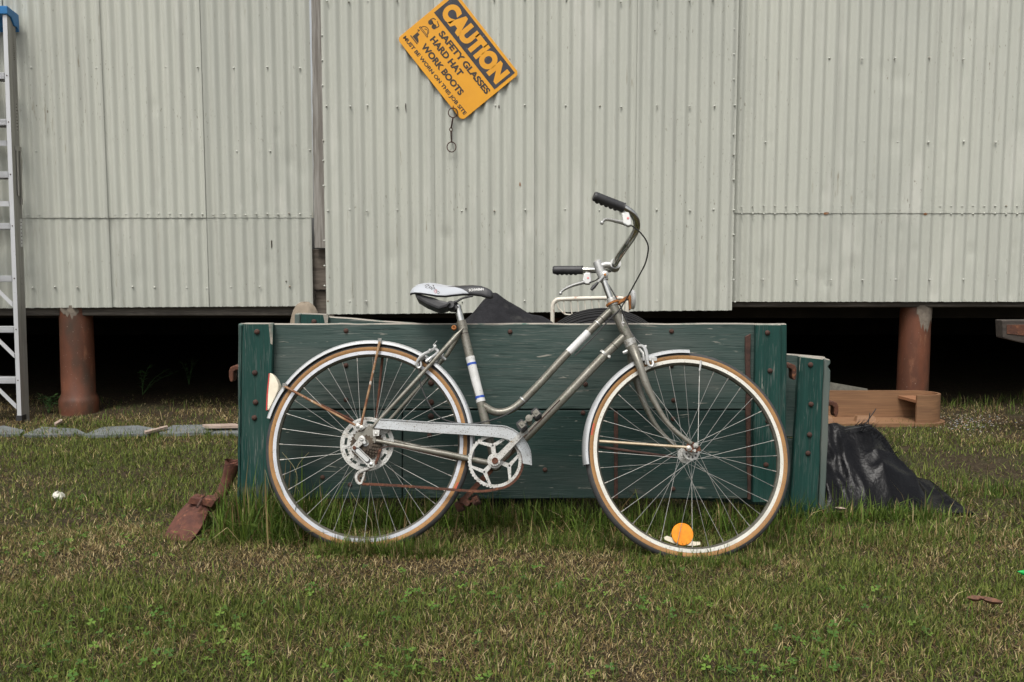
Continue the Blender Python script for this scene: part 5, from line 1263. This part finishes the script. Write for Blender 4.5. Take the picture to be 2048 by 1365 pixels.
def greenness(X, Y):
    g = .47 + 0.55 * (vnoise(X, Y, 1.6) - .5) + .65 * (vnoise(X, Y, 5.0) - .5) + .35 * (vnoise(X, Y, 14) - .5)
    g += .22 * np.clip((Y - 3.0) / .4, 0, 1) * np.clip((4.9 - Y) / .5, 0, 1) + .12 * np.clip((X - .8) / .6, 0, 1)
    g -= .25 * np.exp(-((Y - 2.72) / .13) ** 2) * (X < .9)
    g -= .6 * np.clip((Y - 5.0) / .25, 0, 1)
    return np.clip(g, .05, .95)
def keep(X, Y):
    """lawn density from 0 to 1: worn soil by the shed and at the right"""
    k = np.ones_like(X)
    k *= 1 - np.clip((Y - 4.95) / .25, 0, 1) * (.25 + .6 * (vnoise(X, Y, 3) > .5))
    k *= np.where((Y > 5.45), np.clip(.8 - (Y - 5.45) * .9, 0.0, 1), 1)
    br_ = np.exp(-(((X - 2.15) / .55) ** 2 + ((Y - 4.05) / .42) ** 2)); k *= 1 - .85 * br_ * (vnoise(X, Y, 4.5) > .3)
    br2 = np.exp(-(((X - 2.75) / .6) ** 2 + ((Y - 4.9) / .3) ** 2)); k *= 1 - .6 * br2
    return k
def scatter(n_, y0, y1, pad=.25):
    u = rng.random(n_); Y = np.sqrt(y0 ** 2 + u * (y1 ** 2 - y0 ** 2)); X = (rng.random(n_) - .5) * 2 * (Y * .60 + pad)
    return X, Y
def lawn(name, n_, y0, y1, hmin, hmax, flat_, wid, seed, label, straw_bias=0.0):
    X, Y = scatter(n_, y0, y1); m = rng.random(n_) < keep(X, Y); X, Y = X[m], Y[m]; n_ = len(X)
    g = rng.random(n_) < greenness(X, Y) - straw_bias
    col = np.where(g[:, None], pick(GREEN, n_), pick(STRAW, n_))
    h = rng.uniform(hmin, hmax, n_) * np.where(g, 1.1, .9) * (.7 + .6 * vnoise(X, Y, 4))
    lean = np.abs(rng.normal(0, .6, n_)) + np.where(g, .2, .4) + flat_
    blades(name, X, Y, h, wid * rng.uniform(.7, 1.3, n_), rng.uniform(0, 6.283, n_), np.clip(lean, 0, 1.45), col, label=label)
lawn('lawn_grass', 190000, 1.85, 3.1, .014, .038, 0.0, .0026, 1, 'short mown lawn of mixed green and straw blades')
lawn('lawn_grass', 200000, 3.1, 6.2, .018, .042, 0.0, .0032, 2, 'short mown lawn running back to the shed')
lawn('dry_thatch', 95000, 1.85, 3.4, .02, .05, .85, .0022, 3, 'flat dry thatch between the grass blades', .3)
lawn('dry_thatch', 85000, 3.4, 6.0, .02, .05, .85, .003, 4, 'flat dry thatch near the shed', .3)
# long uncut grass round the wagon sides and wheels
def tufts(spots, per, hm, label, wd=.0035, green=.85):
    XS, YS, HS = [], [], []
    for px, py, sp, k, hh in spots:
        c = G(px, py); nn = int(per * k); XS.append(c.x + rng.normal(0, sp, nn)); YS.append(c.y + rng.normal(0, sp * .45, nn)); HS.append(np.full(nn, hh))
    X = np.concatenate(XS); Y = np.concatenate(YS); hh = np.concatenate(HS) * rng.uniform(.35, 1.0, len(X)); n_ = len(X)
    g = rng.random(n_) < green; col = np.where(g[:, None], pick(GREEN, n_) * np.array([.8, 1.0, .8]), pick(STRAW, n_))
    blades('long_grass', X, Y, hh, wd * rng.uniform(.6, 1.3, n_), rng.uniform(0, 6.283, n_), np.abs(rng.normal(.3, .38, n_)), col, bend=1.2, label=label)
sp = []
for x in range(560, 1000, 22): sp.append((x, 1052, .05, 1, .15))
for x in range(985, 1240, 24): sp.append((x, 1050, .05, .9, .13))
for x in range(1240, 1580, 22): sp.append((x, 1058, .05, .9, .12))
for x in range(450, 640, 18): sp.append((x, 1062, .05, 1.3, .22))
for x in range(430, 600, 24): sp.append((x, 1085, .04, .6, .16))
for x in range(1580, 1900, 22): sp.append((x, 1034, .06, .8, .15 if x < 1680 else .09))
for x in range(1640, 1700, 26): sp.append((x, 1012, .05, .7, .14))
tufts(sp, 70, .2, 'long uncut grass along the foot of the wagon sides')
sp = [(random.uniform(455, 640), random.uniform(1050, 1092), .05, 1, random.uniform(.18, .34)) for _ in range(22)] + [(random.uniform(640, 1560), random.uniform(1040, 1075), .06, 1, random.uniform(.12, .22)) for _ in range(34)] + [(random.uniform(1600, 1900), random.uniform(1015, 1050), .06, 1, random.uniform(.10, .20)) for _ in range(14)]
tufts(sp, 11, .3, 'long single grass blades rising before the wagon sides', .0055, .85)
sp = []
for x in range(640, 900, 10): sp.append((x, 1096, .04, .5, .085)); sp.append((x, 1108, .03, 1.5, .085 if 660 < x < 850 else .06))
for x in range(1290, 1540, 12): sp.append((x, 1108, .04, .45, .07)); sp.append((x, 1124, .03, 1.0, .05))
for x in range(1000, 1290, 16): sp.append((x, 1092, .05, .5, .09))
for x in range(1560, 2060, 22): sp.append((x, 1075, .10, .6, .09))
for x in range(1860, 2060, 18): sp.append((x, 985, .10, .8, .10))
for x in range(0, 480, 20): sp.append((x, 872, .10, .7, .07)); sp.append((x, 1010, .12, .5, .08))
for x in range(1890, 2060, 12): sp.append((x, 815 + random.uniform(-18, 14), .09, .5, .10))
for x in range(60, 470, 14): sp.append((x, 838 + random.uniform(-32, 14), .10, .35, .07))
tufts(sp, 60, .1, 'taller grass brushing the bicycle tyres and field edges', .003, .72)
sp = [(random.uniform(20, 2030), random.uniform(1120, 1350), .02, 1, random.uniform(.05, .10)) for _ in range(90)]
tufts(sp, 14, .1, 'scattered taller green grass tufts in the foreground', .0028, .95)
# a few bent seed stalks in front of the rear wheel
sk_ = MB()
for pts in (((586, 1000, 2.98), (594, 960, 2.97), (588, 935, 2.97), (564, 905, 2.97)), ((590, 945, 2.97), (600, 925, 2.97), (618, 905, 2.96)), ((560, 1075, 2.95), (572, 1040, 2.94), (545, 985, 2.93), (530, 940, 2.93)), ((600, 1080, 2.9), (575, 1010, 2.9), (555, 960, 2.9)), ((745, 1075, 2.9), (742, 1040, 2.9), (718, 1010, 2.9), (702, 985, 2.9))):
    sk_.tube(spl([P(*p) for p in pts], 6), [.0014, .0011, .0008], 5)
o = sk_.build('seed_stalks', M('stalk', (.22, .20, .10), .7), None); o['kind'] = 'stuff'; o['label'] = 'thin dry grass stalks across the rear wheel'; o['category'] = 'grass'
# clover
def clover():
    cl_ = [(240, 1095, 40), (60, 1105, 40), (330, 1225, 50), (410, 1240, 40), (180, 1235, 50), (130, 1310, 60), (40, 1345, 50), (880, 1150, 50), (980, 1135, 35), (920, 1175, 45), (1080, 1140, 25), (1050, 1200, 30), (1220, 1150, 40), (1310, 1200, 40), (1375, 1205, 30), (770, 1222, 12), (800, 1295, 45), (830, 1315, 40), (740, 1335, 50), (960, 1350, 30), (1180, 1330, 30), (1600, 1250, 40), (1660, 1260, 25), (1690, 1310, 20), (1700, 1180, 25), (1520, 1340, 40), (1840, 1240, 15), (200, 1050, 60), (300, 1060, 50), (120, 1080, 60), (600, 1110, 15), (420, 1290, 70), (620, 1180, 30), (1560, 1320, 60), (80, 1000, 40), (210, 1010, 50)]
    vs = []; fs = []; cols = []
    for px, py, s_ in cl_:
        for k in range(max(4, int(s_ / 2.6))):
            x = random.gauss(px, s_ * 1.5); y = random.gauss(py, s_ * .5)
            if y < 985: continue
            hz = random.uniform(.016, .032); c = G(x, y, hz); c.z += float(gz(c.x, c.y)); r = random.uniform(.004, .0082) * (1.15 if py > 1100 else 1); rot = random.uniform(0, 6.28)
            tl = Matrix.Rotation(random.uniform(-.5, .5), 3, 'X') @ Matrix.Rotation(random.uniform(-.4, .4), 3, 'Y')
            g_ = random.choice(((.10, .195, .032), (.075, .155, .028), (.145, .235, .04), (.065, .13, .028))); f_ = random.uniform(.8, 1.15)
            for q in range(3):
                a = rot + q * 2.094
                lp = [(0, 0, 0), (.55, -.42, .10), (1.0, -.62, .16), (1.35, -.42, .12), (1.22, 0, .02), (1.35, .42, .12), (1.0, .62, .16), (.55, .42, .10)]
                b = len(vs)
                for lx, ly, lz in lp:
                    v = Vector((lx * r, ly * r, lz * r)); v.rotate(Matrix.Rotation(a, 3, 'Z')); v = tl @ v; vs.append(tuple(c + v)); cols.append((g_[0] * f_, g_[1] * f_, g_[2] * f_, 1))
                fs += [(b, b + 1, b + 2, b + 3, b + 4), (b, b + 4, b + 5, b + 6, b + 7)]
            b = len(vs); base_ = Vector((c.x + random.uniform(-.01, .01), c.y + random.uniform(-.01, .01), c.z - hz - .004))
            for v in (base_ + Vector((.0007, 0, 0)), base_ - Vector((.0007, 0, 0)), c - Vector((.0005, 0, 0)), c + Vector((.0005, 0, 0))): vs.append(tuple(v)); cols.append((.09, .15, .04, 1))
            fs.append((b, b + 1, b + 2, b + 3))
    me = bpy.data.meshes.new('clover'); me.from_pydata(vs, [], fs)
    at = me.attributes.new('tint', 'FLOAT_COLOR', 'POINT'); at.data.foreach_set('color', np.array(cols, dtype=np.float32).ravel())
    me.materials.append(mt['blade'])
    o_ = bpy.data.objects.new('clover', me); COL.objects.link(o_); o_['kind'] = 'stuff'; o_['label'] = 'clover leaves scattered through the lawn'; o_['category'] = 'clover'
clover()
